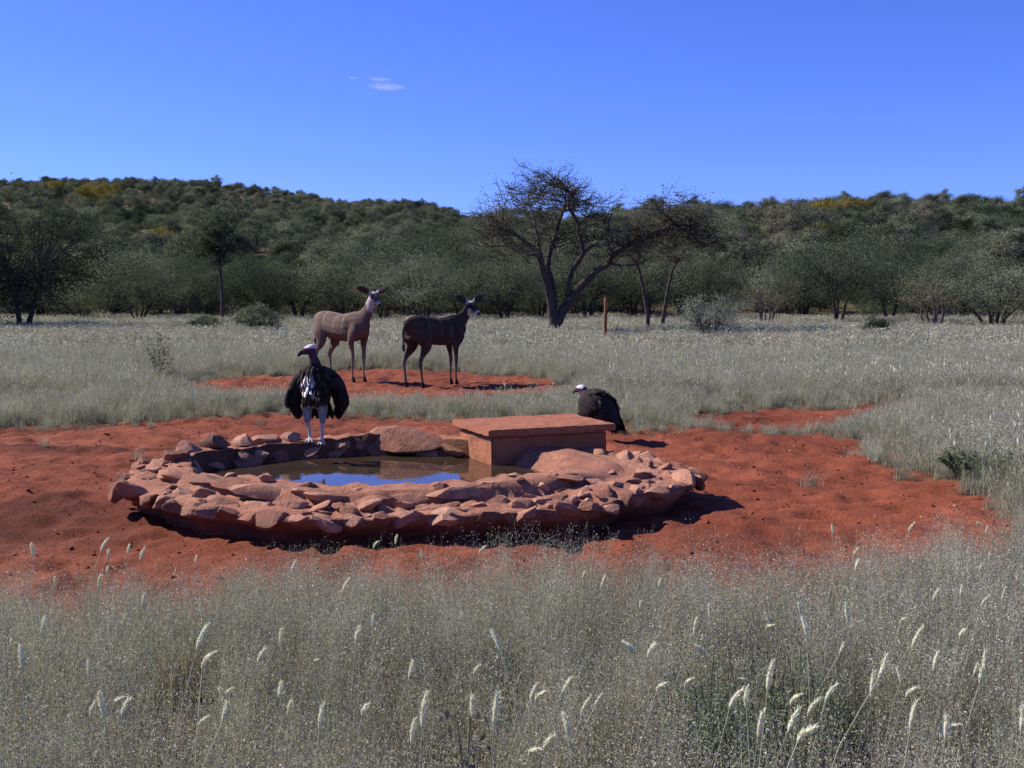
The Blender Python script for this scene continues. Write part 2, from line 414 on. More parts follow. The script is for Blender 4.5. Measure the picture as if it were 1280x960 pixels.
# outer edge, jutting over the base
for k in range(1500):
    p = rnd.uniform(0, 2 * math.pi); put_stone(p, rnd.uniform(0.0, 0.08), rnd.uniform(0.075, 0.135), rnd.choice(ROUND), rnd.uniform(-.03, .0), 0.5)
for k in range(5000):
    if len(placed) > 292: break
    p = rnd.uniform(0, 2 * math.pi); t = rnd.uniform(0.1, 0.95)
    if beach(p) and t > 0.45: continue
    put_stone(p, t, rnd.uniform(0.075, 0.125) if k < 1500 else rnd.uniform(0.045, 0.085), rnd.choice(ROUND + ROUND + SLAB), rnd.uniform(-.03, .005), 0.45)

# ------------------------------------------------------------------ concrete box with its lid
def rough_box(lx, ly, z0, z1, n=14, chip=0.012, seed=0, mat=CONC, bev=0.015):
    bm = bmesh.new(); bmesh.ops.create_cube(bm, size=1.0)
    for v in bm.verts: v.co = Vector(((v.co.x + .5) * lx, (v.co.y + .5) * ly, z0 + (v.co.z + .5) * (z1 - z0)))
    bmesh.ops.bevel(bm, geom=bm.edges[:], offset=bev, segments=2, affect='EDGES')
    bmesh.ops.subdivide_edges(bm, edges=[e for e in bm.edges if e.calc_length() > 0.2], cuts=n, use_grid_fill=True)
    c = np.array([v.co for v in bm.verts]); d = (fbm(c * 9 + seed, 3, seed) - .5) * chip * 2
    edge = sstep(0.6, 0.8, vnoise(c * 13 + seed, seed + 3)) * chip
    for v, k, e in zip(bm.verts, d, edge): v.co += v.normal * (k - e)
    bm.normal_update(); me = bpy.data.meshes.new('box'); bm.to_mesh(me); bm.free(); me.materials.append(mat); return me
boxo = empty('concrete_box', (BX0[0], BX0[1], 0), math.atan2(BU[1], BU[0]))
tag(boxo, 'low concrete box with an overhanging slab lid at the back of the pool', 'box')
link('wall', rough_box(BL, BW, -0.05, 0.375, seed=3, chip=.004), boxo)
link('lid', rough_box(BL + 0.10, BW + 0.10, 0.0, 0.058, seed=9, chip=0.005, bev=0.008), boxo, (-0.05, -0.05, 0.38), (R(0.6), 0, R(-0.6)))

# ------------------------------------------------------------------ animals: lofted bodies fused into one skin
def loft(bm, pts, rad, n=14):
    pts = [Vector(p) for p in pts]; rings = []
    for i, p in enumerate(pts):
        t = (pts[min(i + 1, len(pts) - 1)] - pts[max(i - 1, 0)]).normalized()
        s = Vector((0, 1, 0)) if abs(t.y) < 0.9 else Vector((1, 0, 0))
        s = (s - t * s.dot(t)).normalized(); u = t.cross(s)
        a, b = rad[i] if hasattr(rad[i], '__len__') else (rad[i], rad[i])
        rings.append([bm.verts.new(p + s * a * math.cos(q) + u * b * math.sin(q)) for q in [2 * math.pi * k / n for k in range(n)]])
    for r0, r1 in zip(rings, rings[1:]):
        for k in range(n): bm.faces.new((r0[k], r0[(k + 1) % n], r1[(k + 1) % n], r1[k]))
    bm.faces.new(rings[0][::-1]); bm.faces.new(rings[-1])
def interp(pts, rad, m=3):
    """refine a loft's stations (Catmull-Rom)"""
    A = np.array([list(p) + list(r if hasattr(r, '__len__') else (r, r)) for p, r in zip(pts, rad)], dtype=float)
    o = []
    for i in range(len(A) - 1):
        p0, p1, p2, p3 = A[max(i - 1, 0)], A[i], A[i + 1], A[min(i + 2, len(A) - 1)]
        for k in range(m):
            t = k / m; o.append(0.5 * (2 * p1 + (p2 - p0) * t + (2 * p0 - 5 * p1 + 4 * p2 - p3) * t * t + (3 * p1 - p0 - 3 * p2 + p3) * t ** 3))
    o.append(A[-1]); o = np.array(o)
    return [tuple(a[:3]) for a in o], [(max(a[3], .004), max(a[4], .004)) for a in o]
def fuse(name, parts, voxel, smooth=6):
    bm = bmesh.new()
    for pts, rad in parts: loft(bm, *interp(pts, rad))
    bmesh.ops.recalc_face_normals(bm, faces=bm.faces[:])
    me = bpy.data.meshes.new('tmp'); bm.to_mesh(me); bm.free()
    o = bpy.data.objects.new('tmp', me); COL.objects.link(o)
    r = o.modifiers.new('r', 'REMESH'); r.mode = 'VOXEL'; r.voxel_size = voxel
    s = o.modifiers.new('s', 'SMOOTH'); s.factor = 0.5; s.iterations = smooth
    dg = bpy.context.evaluated_depsgraph_get(); dg.update()
    out = bpy.data.meshes.new_from_object(o.evaluated_get(dg)); out.name = name
    bpy.data.objects.remove(o); bpy.data.meshes.remove(me)
    out.polygons.foreach_set('use_smooth', np.ones(len(out.polygons), dtype=bool))
    return out
def coords(me):
    c = np.empty(len(me.vertices) * 3); me.vertices.foreach_get('co', c); return c.reshape(-1, 3)
FUR = m_attr('kudu_fur', 0.9, 0.1, 0.55, 16, 0, .5, .012); FEATHER = m_attr('vulture_feather', 0.85, 0.12, 0.5, 40)

def kudu(name, loc, yaw, scale, headyaw, neck, seed, hindshift=(0, 0), tone=1.0):
    T = [(-.68, 0, 1.00), (-.62, 0, 1.01), (-.48, 0, .99), (-.25, 0, .975), (0, 0, .935), (.24, 0, .945), (.42, 0, .98), (.55, 0, 1.01), (.63, 0, 1.04)]
    TR = [(.05, .09), (.13, .185), (.175, .235), (.185, .225), (.195, .235), (.185, .255), (.145, .245), (.10, .185), (.055, .10)]
    nb, nt_ = Vector((.47, 0, 1.05)), Vector(neck)
    c, s = math.cos(headyaw), math.sin(headyaw)
    hd = Vector((c * math.cos(.55), s * math.cos(.55), -math.sin(.55)))     # muzzle direction
    side = Vector((-s, c, 0)); up = hd.cross(side) * -1
    if up.z < 0: up = -up
    m1 = nb.lerp(nt_, .45) + Vector((.02, 0, -.03)); m2 = nb.lerp(nt_, .8) + Vector((.0, 0, .0))
    poll = nt_
    parts = [(T, TR),
             ([nb, m1, m2, nt_], [(.09, .185), (.064, .115), (.052, .078), (.052, .060)]),
             ([poll - hd * .06, poll + hd * .02, poll + hd * .10, poll + hd * .19, poll + hd * .27, poll + hd * .31],
              [.052, .075, .068, .05, .042, .028])]
    for sgn in (-1, 1):
        dx = .03 * sgn
        parts.append(([(.38 + dx * .3, .10 * sgn, 1.0), (.41, .125 * sgn, .86), (.37 + dx, .12 * sgn, .70), (.385 + dx, .105 * sgn, .55), (.39 + dx, .10 * sgn, .43), (.385 + dx, .10 * sgn, .30), (.385 + dx, .10 * sgn, .14), (.395 + dx, .10 * sgn, .085), (.42 + dx, .10 * sgn, .0)],
                      [(.05, .12), (.062, .115), (.05, .072), (.031, .042), (.032, .037), (.018, .021), (.018, .021), (.027, .03), (.027, .042)]))
        hx = hindshift[0] if sgn < 0 else hindshift[1]
        parts.append(([(-.44, .09 * sgn, 1.05), (-.44 + hx * .2, .13 * sgn, .88), (-.40 + hx * .5, .135 * sgn, .72), (-.50 + hx * .8, .12 * sgn, .57), (-.575 + hx, .11 * sgn, .45), (-.56 + hx, .11 * sgn, .30), (-.54 + hx, .11 * sgn, .14), (-.53 + hx, .11 * sgn, .085), (-.50 + hx, .11 * sgn, .0)],
                      [(.07, .13), (.08, .165), (.064, .125), (.034, .06), (.029, .044), (.020, .025), (.019, .024), (.028, .031), (.028, .042)]))
        # ears: broad cupped leaves held out from the head
        e0 = poll + side * .05 * sgn + up * .03 - hd * .03
        ed = (side * sgn * .9 + Vector((0, 0, .36)) - hd * .1).normalized()
        parts.append(([e0, e0 + ed * .07, e0 + ed * .15, e0 + ed * .22, e0 + ed * .265], [(.022, .022), (.02, .055), (.018, .07), (.017, .05), (.012, .02)]))
    parts.append(([(-.66, 0, 1.08), (-.715, 0, .99), (-.73, 0, .86), (-.725, 0, .74), (-.72, 0, .62)], [.035, .026, .024, .03, .022]))
    me = fuse('body', parts, 0.0115, 5)
    v = coords(me); x, y, z = v.T
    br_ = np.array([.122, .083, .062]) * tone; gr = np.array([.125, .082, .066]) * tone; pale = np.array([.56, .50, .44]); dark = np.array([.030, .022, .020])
    w = fbm(v * 5, 3, seed)
    w2 = fbm(np.c_[x * 9, y * 9, z * 26], 3, seed + 7)
    C = np.tile(br_, (len(v), 1)) * (0.45 + 0.7 * w + .45 * w2)[:, None]
    sh = np.exp(-((x - .30 + .12 * (z - .9)) / .05) ** 2) * sstep(.75, .85, z) * sstep(1.15, 1.0, z); C *= (1 - .3 * sh)[:, None]      # muscle shading painted into the coat behind the shoulder
    C *= (1 + .35 * sstep(-.40, -.58, x))[:, None]                                      # tan rump
    def mixin(mask, col): 
        nonlocal C
        C = C * (1 - mask[:, None]) + mask[:, None] * col
    mixin(sstep(.80, .68, z) * (np.abs(x) < .32) * .5, np.array([.11, .07, .055]))       # dark belly
    mixin(sstep(.30, .55, x) * .7, gr)
    front = sstep(.30, .2, z) * .0
    # white body stripes
    for sx, ph in [(-.31, 0), (-.02, 2), (.17, 5)]:
        xx = sx + .05 * (z - .95) + .018 * np.sin(z * 9 + ph)
        m = np.exp(-((x - xx) / .011) ** 2) * sstep(.80 + .03 * math.sin(ph * 2), .88, z) * (np.abs(y) > .02)
        mixin(np.clip(m * .27 * (.1 + 1.6 * vnoise(v * 14, seed + 2)), 0, 1), pale * (.25 + .75 * tone))
    mixin(np.exp(-(y / .018) ** 2) * sstep(1.12, 1.17, z) * (x < .3) * .7, pale * .8)     # pale spine line
    mixin(sstep(.95, .6, z) * sstep(-.60, -.66, x) * .5, pale)
    leg = sstep(.62, .45, z); mixin(leg * .45, np.array([.25, .185, .14]) * (.4 + .6 * tone))
    mixin(sstep(.11, .085, z) * sstep(-1, 0, -z), dark)
    mixin(((x < -.69) & (z < .72)).astype(float), dark)
    d = (v - np.array(poll)); a = d @ np.array(hd); si = d @ np.array(side); uu = d @ np.array(up)
    hm = (a > .03) & (a < .36) & (np.abs(si) < .11) & (np.abs(uu) < .12)
    mixin(hm * sstep(-.005, -.03, uu) * .9, pale)
    mixin(hm * sstep(.22, .27, a) * .85, pale)
    mixin(hm * sstep(.285, .30, a) * 1.0, dark)
    mixin(((np.abs(si) > .09) & (a < .1) & (uu > -.1) & (z > neck[2] - .12)) * .9, np.array([.040, .030, .028]))
    nk = (x > .40) & (z > 1.2) & ~hm & (np.abs(si) < .09); mixin(nk * .85 * sstep(1.16, 1.28, z), np.array([.46, .41, .385]))  # grey neck, painted paler so that it reads as sunlit
    eye = np.zeros(len(v))
    for sg in (-1, 1):
        e = poll + hd * .10 + side * .058 * sg + up * .03
        eye = np.maximum(eye, np.exp(-(np.linalg.norm(v - np.array(e), axis=1) / .016) ** 2))
    mixin(np.clip(eye * 1.3, 0, 1), np.array([.01, .008, .008]))
    vcol(me, C); me.materials.append(FUR)
    o = link(name, me, None, loc, (0, 0, yaw), scale)
    return o
def gzat(x, y): return float(ground_z(np.array([[x, y]]))[0])
k1 = gp(428, 477); k2 = gp(545, 482)
o = kudu('kudu', (k1.x, k1.y + .1, gzat(k1.x, k1.y) - .01), R(-40), 1.02, R(-20), (.79, 0, 1.48), 3, (-.02, .10))
tag(o, 'brown antelope with thin white stripes standing behind the upright vulture', 'antelope', 'antelope standing behind the pool')
o = kudu('kudu', (k2.x, k2.y + .15, gzat(k2.x, k2.y) - .01), R(46), 1.0, R(-100), (.80, 0, 1.38), 9, (.12, -.05), 0.34)  # final argument darkens the coat, painting in the shade that falls on it
tag(o, 'dark shaded antelope on bare red soil with its shadow beside it', 'antelope', 'antelope standing behind the pool')

# vultures -------------------------------------------------------
def feather_strip(p0, p1, w, bend, nrm, seg=5):
    """one pinion: a tapering, slightly curved blade with thickness at its quill"""
    p0, p1, nrm = Vector(p0), Vector(p1), Vector(nrm).normalized()
    t = (p1 - p0); s = t.cross(nrm).normalized(); V, F = [], []
    for k in range(seg + 1):
        f = k / seg; ww = w * (0.55 + 0.45 * math.sin(min(1, f * 1.6) * math.pi / 2)) * (1 if f < .8 else (1 - (f - .8) / .2 * .75))
        c = p0 + t * f + nrm * bend * math.sin(f * math.pi) 
        V += [c - s * ww / 2, c + nrm * w * .12, c + s * ww / 2, c - nrm * w * .06]
    for k in range(seg):
        a = 4 * k
        for j in range(4): F.append((a + j, a + (j + 1) % 4, a + 4 + (j + 1) % 4, a + 4 + j))
    F += [(0, 1, 2, 3)[::-1], tuple(4 * seg + j for j in range(4))]
    return V, F
def feathers(name, L, col, seed, parent, **kw):
    V, F, C = [], [], []; r = random.Random(seed)
    for a in L:
        v, f = feather_strip(*a); o = len(V); V += [tuple(q) for q in v]; F += [tuple(o + k for k in q) for q in f]
        g = r.choice([.5, .8, 1, 1.3, 2.4]); C += [tuple(c * g for c in col)] * len(v)
    me = mesh(name, V, np.array(F), FEATHER, np.array(C)); return link(name, me, parent, **kw)
BLACK = np.array([.016, .012, .011]); BRN = np.array([.026, .019, .016])

def toes(parts, fx, fy, fz):
    for a in (-.5, 0, .5, math.pi):
        dx, dy = math.sin(a) * .075, -math.cos(a) * .075
        parts.append(([(fx, fy, fz + .022), (fx + dx * .5, fy + dy * .5, fz + .02), (fx + dx, fy + dy, fz + .004)], [.014, .012, .006]))
def vulture_up(loc):
    root = empty('vulture', loc); root.scale = (.91, 1, 1)
    tag(root, 'vulture standing upright on the pool rim with drooping half-open wings and white-feathered legs', 'vulture', 'vultures at the pool')
    parts = [([(.0, .06, .30), (.0, .03, .36), (0, .01, .46), (0, .0, .53), (-.005, -.01, .59)], [(.07, .06), (.105, .09), (.115, .105), (.10, .09), (.065, .06)]),
             ([(-.005, -.01, .58), (-.012, -.03, .65), (-.022, -.04, .70), (-.035, -.045, .742)], [(.075, .068), (.05, .05), (.036, .036), (.036, .036)]),
             ([(.008, -.04, .752), (-.03, -.048, .757), (-.075, -.054, .748), (-.10, -.057, .738)], [(.026, .026), (.041, .044), (.030, .036), (.02, .027)]),
             ([(-.085, -.056, .738), (-.125, -.06, .730), (-.145, -.062, .708), (-.146, -.062, .694)], [(.015, .024), (.013, .021), (.009, .014), (.004, .006)])]
    for sx, kx in ((-1, -.085), (1, .05)):
        fx = -.065 if sx < 0 else .045; fz = .0 if sx < 0 else -.02
        parts.append(([(kx * .9, .0, .40), (kx, -.01, .30), (kx, -.015, .21), (kx, -.01, .155)], [(.055, .05), (.048, .047), (.038, .038), (.022, .022)]))
        parts.append(([(kx, -.01, .17), (fx - .005, -.005, .08), (fx, -.005, fz + .02)], [.019, .014, .016]))
        toes(parts, fx, -.005, fz)
    me = fuse('body', parts, .0065, 3); v = coords(me); x, y, z = v.T
    C = np.tile(BRN, (len(v), 1)) * (0.6 + .9 * fbm(v * 30, 2, 2))[:, None]
    def mx(m, c):
        nonlocal C; m = np.asarray(m, dtype=float); C = C * (1 - m[:, None]) + m[:, None] * np.array(c)
    mx(sstep(.315, .275, z + .05 * (vnoise(v * 40, 6) - .5)) * (np.abs(x) < .15) * (y < .06), np.array([.30, .265, .24]) * (.5 + .8 * vnoise(np.c_[x * 60, y * 60, z * 18], 9))[:, None])            # pale trousers
    mx(sstep(.165, .15, z), (.46, .41, .40))
    st = (vnoise(np.c_[x * 38, y * 10, z * 17], 5) > .60) & (z > .36) & (z < .60) & (x < .03) & (y < -.03)
    mx(st * .85, (.62, .58, .56))
    bib = 0.35 * np.exp(-(((x + .07) / .045) ** 2 + ((z - .50) / .05) ** 2)) * (y < -.02); mx(np.clip(bib * 1.6, 0, 1) * (vnoise(v * 45, 8) > .33), (.66, .62, .60))
    mx(sstep(.64, .67, z), (.075, .035, .055))
    mx(((z > .768) & (x > -.1)).astype(float), (.62, .52, .52))  # sunlit top of the head, painted as a pale crown
    mx((x < -.105) & (z > .6), (.045, .038, .035))
    vcol(me, C); me.materials.append(FEATHER); link('body', me, root)
    for sg in (-1, 1):
        # arm and coverts, then a fan of pinions hanging from it
        S0 = Vector((.13 * sg, .02, .57)); W = Vector((.235 * sg, -.01, .46)); 
        cov = fuse('wing', [([(.04 * sg, .02, .585), (.10 * sg, .025, .54), (.165 * sg, .02, .47), (.20 * sg, .015, .385), (.185 * sg, .02, .29)], [(.035, .045), (.045, .065), (.042, .075), (.04, .072), (.025, .045)]),
                            ([(.05 * sg, .05, .54), (.11 * sg, .05, .49), (.16 * sg, .05, .43), (.18 * sg, .05, .36)], [(.05, .06), (.055, .09), (.05, .08), (.03, .05)])], .008, 4)
        cv = coords(cov); vcol(cov, np.tile(BRN, (len(cv), 1)) * (.5 + 1.3 * vnoise(cv * np.array([45, 20, 28]), 3))[:, None]); cov.materials.append(FEATHER)
        wg = link('wing', cov, root)
        L = []
        for k in range(13):                                   # primaries: from the wrist, tips drawn in toward the legs
            f = k / 12; a = Vector((sg * (.262 - .08 * f), .0 + .05 * f, .40)); e = Vector((sg * (.245 - .10 * f), .02 + .05 * f, .265 - .085 * math.sin(f * 2.4)))
            L.append((a, e, .05, .02, (sg * .6, -.8, 0)))
        for k in range(9):
            f = k / 8; a = Vector((sg * (.25 - .12 * f), -.02 + .02 * f, .43 + .07 * f)); e = Vector((sg * (.27 - .10 * f), -.02 + .04 * f, .28))
            L.append((a, e, .05, .02, (sg * .5, -.85, 0)))
        feathers('pinion', L, BLACK, 4 + sg, wg)
    L = [(Vector((x_, .10, .34)), Vector((x_ * 1.6, .16, .17)), .05, .01, (0, -1, .2)) for x_ in (-.08, -.05, -.02, .01, .04, .07)]
    feathers('tail', L, BLACK, 2, root)
    rb = random.Random(8); L, LW = [], []
    for k in range(90):                                       # loose breast feathers, some of them white
        x_, z_ = rb.uniform(-.13, .13), rb.uniform(.33, .60); y_ = -.115 * math.sqrt(max(.05, 1 - (x_ / .16) ** 2)) * (1 - abs(z_ - .47) * 1.3)
        q = (Vector((x_, y_ - .004, z_)), Vector((x_ + rb.gauss(0, .012), y_ - .018, z_ - rb.uniform(.05, .085))), rb.uniform(.018, .03), .006, (x_ * 4, -1, .2))
        (LW if (rb.random() < .7 and abs(x_ + .05) < .055 and .42 < z_ < .58) else L).append(q)
    feathers('breast_feather', L, BRN, 5, root); feathers('breast_feather', LW, np.array([.55, .52, .50]), 7, root)
    L = [(Vector((.07 * math.cos(a), -.01 + .06 * math.sin(a), .62)), Vector((.115 * math.cos(a), -.01 + .1 * math.sin(a), .565)), .04, .01, (math.cos(a), math.sin(a), .5)) for a in np.linspace(0, 6.0, 14)]
    feathers('ruff', L, BRN, 6, root)
    return root
vulture_up((gp(397, 553, .31).x, gp(397, 553, .31).y, .315))

def vulture_sit(loc, rz, s):
    """hunched on its feet; local +x is the tail side, head at -x"""
    root = empty('vulture', loc, rz); root.scale = (s, s, s)
    tag(root, 'hunched black vulture with a pale crown standing behind the concrete box', 'vulture', 'vultures at the pool')
    parts = [([(-.19, 0, .13), (-.15, 0, .16), (-.08, 0, .20), (.0, 0, .205), (.10, 0, .165), (.20, 0, .10), (.28, 0, .04)], [(.05, .07), (.10, .13), (.145, .15), (.15, .15), (.12, .115), (.08, .07), (.04, .03)]),
             ([(-.13, 0, .25), (-.175, -.01, .29), (-.20, -.015, .315)], [(.085, .08), (.056, .056), (.044, .044)]),
             ([(-.17, -.015, .325), (-.21, -.02, .328), (-.25, -.025, .318), (-.27, -.027, .308)], [(.035, .032), (.043, .046), (.032, .036), (.02, .027)]),
             ([(-.255, -.026, .308), (-.29, -.03, .298), (-.305, -.032, .275), (-.306, -.032, .262)], [(.014, .024), (.012, .02), (.009, .014), (.004, .006)])]
    for sg in (-1, 1):
        parts.append(([(-.05, .07 * sg, .14), (-.07, .075 * sg, .05), (-.08, .075 * sg, -.02)], [(.055, .055), (.045, .045), (.022, .022)]))
        parts.append(([(-.08, .075 * sg, .0), (-.075, .075 * sg, -.08), (-.085, .075 * sg, -.14)], [.018, .014, .015]))
        for a in (-.4, .1, .6):
            parts.append(([(-.085, .075 * sg, -.14), (-.085 - .07 * math.cos(a), .075 * sg + .07 * math.sin(a), -.152)], [.014, .008]))
    me = fuse('body', parts, .0065, 3); v = coords(me); x, y, z = v.T
    C = np.tile(BRN, (len(v), 1)) * (0.6 + .9 * fbm(v * 30, 2, 2))[:, None]
    def mx(m, c):
        nonlocal C; m = np.asarray(m, dtype=float); C = C * (1 - m[:, None]) + m[:, None] * np.array(c)
    mx(((vnoise(np.c_[x * 26, y * 26, z * 16], 4) > .70) & (x < -.07) & (z < .27)) * .5, (.40, .36, .36))
    mx(sstep(.275, .295, z) * (x < -.15), (.065, .028, .055))
    mx(((z > .335) & (x < -.17)).astype(float), (.66, .58, .62))
    mx((x < -.272) & (z > .2), (.045, .038, .035))
    vcol(me, C); me.materials.append(FEATHER); link('body', me, root)
    for sg in (-1, 1):
        cov = fuse('wing', [([(-.14, .09 * sg, .22), (-.08, .14 * sg, .215), (.02, .155 * sg, .18), (.12, .13 * sg, .125), (.2, .09 * sg, .07)], [(.03, .06), (.035, .105), (.035, .115), (.03, .085), (.02, .05)])], .008, 4)
        cv = coords(cov); vcol(cov, np.tile(BRN, (len(cv), 1)) * (.5 + 1.3 * vnoise(cv * np.array([22, 20, 45]), 3))[:, None]); cov.materials.append(FEATHER)
        wg = link('wing', cov, root); L = []
        for k in range(12):
            f = k / 11; a = Vector((-.02 + .12 * f, (.165 - .03 * f) * sg, .08 + .11 * f)); e = Vector((.20 + .15 * f, (.12 - .06 * f) * sg, .0 + .03 * f - .05 * f))
            L.append((a, e, .045, .012, (.3, sg, .3)))
        for k in range(9):
            f = k / 8; a = Vector((-.10 + .08 * f, .165 * sg, .12 + .12 * f)); e = Vector((.06 + .10 * f, .165 * sg, .06 + .11 * f))
            L.append((a, e, .05, .01, (.1, sg, .3)))
        feathers('pinion', L, BLACK, 14 + sg, wg)
    L = [(Vector((.15, y_, .12)), Vector((.31, y_ * 1.3, -.035)), .045, .01, (.5, 0, .8)) for y_ in (-.07, -.04, -.01, .02, .05, .08)]
    feathers('tail', L, BLACK, 12, root)
    rb = random.Random(18); L, LW = [], []
    for k in range(120):
        a, u = rb.uniform(-1.9, 1.9), rb.uniform(-.17, .10); rr_ = .155 * math.sqrt(max(.1, 1 - (u / .24) ** 2))
        c_ = Vector((u, rr_ * math.sin(a) * .98, .20 - max(0, u) * .35 + rr_ * math.cos(a))); n_ = Vector((0, math.sin(a), math.cos(a)))
        q = (c_, c_ + Vector((rb.uniform(.05, .09), rb.gauss(0, .012), -.02 - max(0, u) * .2)) + n_ * .012, rb.uniform(.022, .04), .006, n_)
        (LW if (u < -.08 and abs(a) > .9 and rb.random() < .35) else L).append(q)
    feathers('covert', L, BRN, 15, root); feathers('breast_feather', LW, np.array([.22, .2, .2]), 17, root)
    return root
VX, VY = ad(745, 11.3), 11.3
vs = vulture_sit((VX, VY, gzat(VX, VY) + .17), R(-46), 1.03); vs.rotation_euler = (0, R(6), R(-46))

# ------------------------------------------------------------------ grass (scattered real tufts)
HID = {}
def scatter(name, pts, rz, sc, idx, protos, tilt=None):
    """one 'stuff' object: real tufts set on points"""
    me = bpy.data.meshes.new(name); me.vertices.add(len(pts)); me.vertices.foreach_set('co', np.asarray(pts, dtype=np.float32).ravel())
    for nm, t, a in (('rz', 'FLOAT', rz), ('scl', 'FLOAT', sc), ('pick', 'INT', idx)):
        at = me.attributes.new(nm, t, 'POINT'); at.data.foreach_set('value', np.asarray(a, dtype=np.float32 if t == 'FLOAT' else np.int32))
    key = tuple(m.name for m in protos)
    if key not in HID:
        c = bpy.data.collections.new(name + '_kinds')
        for k, m in enumerate(protos): c.objects.link(bpy.data.objects.new('%s_kind' % name, m))
        HID[key] = c
    o = bpy.data.objects.new(name, me); COL.objects.link(o)
    ng = bpy.data.node_groups.new(name + '_scatter', 'GeometryNodeTree')
    ng.interface.new_socket('Geometry', in_out='INPUT', socket_type='NodeSocketGeometry'); ng.interface.new_socket('Geometry', in_out='OUTPUT', socket_type='NodeSocketGeometry')
    gi, go = ng.nodes.new('NodeGroupInput'), ng.nodes.new('NodeGroupOutput')
    ci = ng.nodes.new('GeometryNodeCollectionInfo'); ci.inputs['Collection'].default_value = HID[key]
    ci.inputs['Separate Children'].default_value = True; ci.inputs['Reset Children'].default_value = True
    ip = ng.nodes.new('GeometryNodeInstanceOnPoints'); ip.inputs['Pick Instance'].default_value = True
    def na(n, t):
        a = ng.nodes.new('GeometryNodeInputNamedAttribute'); a.data_type = t; a.inputs['Name'].default_value = n; return a.outputs['Attribute']
    cx = ng.nodes.new('ShaderNodeCombineXYZ'); ng.links.new(na('rz', 'FLOAT'), cx.inputs[2])
    e2r = ng.nodes.new('FunctionNodeEulerToRotation'); ng.links.new(cx.outputs[0], e2r.inputs[0])
    L = ng.links.new
    L(gi.outputs[0], ip.inputs['Points']); L(ci.outputs[0], ip.inputs['Instance']); L(e2r.outputs[0], ip.inputs['Rotation'])
    L(na('scl', 'FLOAT'), ip.inputs['Scale']); L(na('pick', 'INT'), ip.inputs['Instance Index']); L(ip.outputs[0], go.inputs[0])
    md = o.modifiers.new('scatter', 'NODES'); md.node_group = ng
    o['kind'] = 'stuff'; return o

def ribbon(V, F, C, pts, w, col, r):
    """a narrow blade along pts, turned at random about its length"""
    a = r.uniform(0, math.pi); s = Vector((math.cos(a), math.sin(a), 0)); o = len(V)
    n = len(pts)
    for k, p in enumerate(pts):
        ww = w * (1 - 0.75 * (k / (n - 1)) ** 1.5)
        V.append(p - s * ww / 2); V.append(p + s * ww / 2); C.append(col); C.append(col)
    for k in range(n - 1): F.append((o + 2 * k, o + 2 * k + 1, o + 2 * k + 3, o + 2 * k + 2))
def spike(V, F, C, p, d, L, w, col, r):
    """a small seed: two crossed lozenges"""
    s = Vector((r.gauss(0, 1), r.gauss(0, 1), r.gauss(0, 1))).cross(d)
    if s.length < 1e-4: return
    s.normalize(); o = len(V)
    V += [p, p + d * L * .5 + s * w / 2, p + d * L, p + d * L * .5 - s * w / 2]; C += [col] * 4; F.append((o, o + 1, o + 2, o + 3))
STRAW = (1.0, .97, .86); GREEN = (.52, .60, .47); PALE = (1.45, 1.42, 1.4); BROWNISH = (.85, .68, .58); GREYG = (.74, .77, .72)
def tuft(seed, nst=26, spread=.09, hmin=.28, hmax=.52, blades=26, seeds=26, w=.0022, sw=.0032, sl=.0075, lean=.22, fox=0):
    r = random.Random(seed); V, F, C = [], [], []
    for _ in range(blades):                                  # leaf blades
        a, q = r.uniform(0, 6.28), r.uniform(0, spread); b = Vector((q * math.cos(a), q * math.sin(a), -.02))
        h_ = r.uniform(.35, .8) * hmax; da = a + r.gauss(0, .8); ln = r.uniform(.1, .5) * h_
        pts = [b + Vector((math.cos(da) * ln * t * t, math.sin(da) * ln * t * t, h_ * (t - .25 * t * t * (ln / h_ + .3)))) for t in (0, .35, .7, 1)]
        ribbon(V, F, C, pts, w * r.uniform(1.2, 2.2), r.choice([STRAW, GREEN, GREEN, GREYG, BROWNISH]), r)
    for _ in range(nst):                                     # flowering stems with loose, airy panicles
        a, q = r.uniform(0, 6.28), r.uniform(0, spread); b = Vector((q * math.cos(a), q * math.sin(a), -.02))
        h_ = r.uniform(hmin, hmax); da = r.uniform(0, 6.28); ln = abs(r.gauss(0, lean)) * h_
        P = lambda t: b + Vector((math.cos(da) * ln * t * t, math.sin(da) * ln * t * t, h_ * t))
        ribbon(V, F, C, [P(0), P(.4), P(.75), P(1)], w * .8, r.choice([STRAW, GREYG, GREYG, BROWNISH]), r)
        col = r.choice([STRAW, GREYG, GREYG, PALE, BROWNISH, GREYG])
        for _k in range(seeds):
            t = r.uniform(.5, 1.0); sp = (1.05 - t) * .16 + .015
            d = Vector((r.gauss(0, 1), r.gauss(0, 1), r.gauss(.5, .7))); d.normalize()
            p = P(t) + Vector((d.x, d.y, abs(d.z))) * sp * r.uniform(.2, 1)
            spike(V, F, C, p, d, sl * r.uniform(.6, 1.4), sw * r.uniform(.6, 1.3), col, r)
    for _ in range(fox):
        a, q = r.uniform(0, 6.28), r.uniform(0, spread); b = Vector((q * math.cos(a), q * math.sin(a), 0)); h_ = r.uniform(.8, 1.1) * hmax
        d = Vector((r.gauss(0, .2), r.gauss(0, .2), 1)).normalized(); ribbon(V, F, C, [b, b + d * h_ * .5, b + d * h_], w, STRAW, r)
        for _k in range(3): spike(V, F, C, b + d * h_, d, .075, .02, (1.6, 1.58, 1.5), r)
    return mesh('grass_tuft', [tuple(v) for v in V], np.array(F), GRASS, np.array(C))
NEAR = [tuft(300 + i) for i in range(8)] + [tuft(320 + i, 40, .10, .18, .36, 40, 18) for i in range(3)]
MIDT = [tuft(400 + i, 22, .20, .22, .42, 50, 9, .006, .009, .018, .25, 1 if i % 3 == 0 else 0) for i in range(6)]
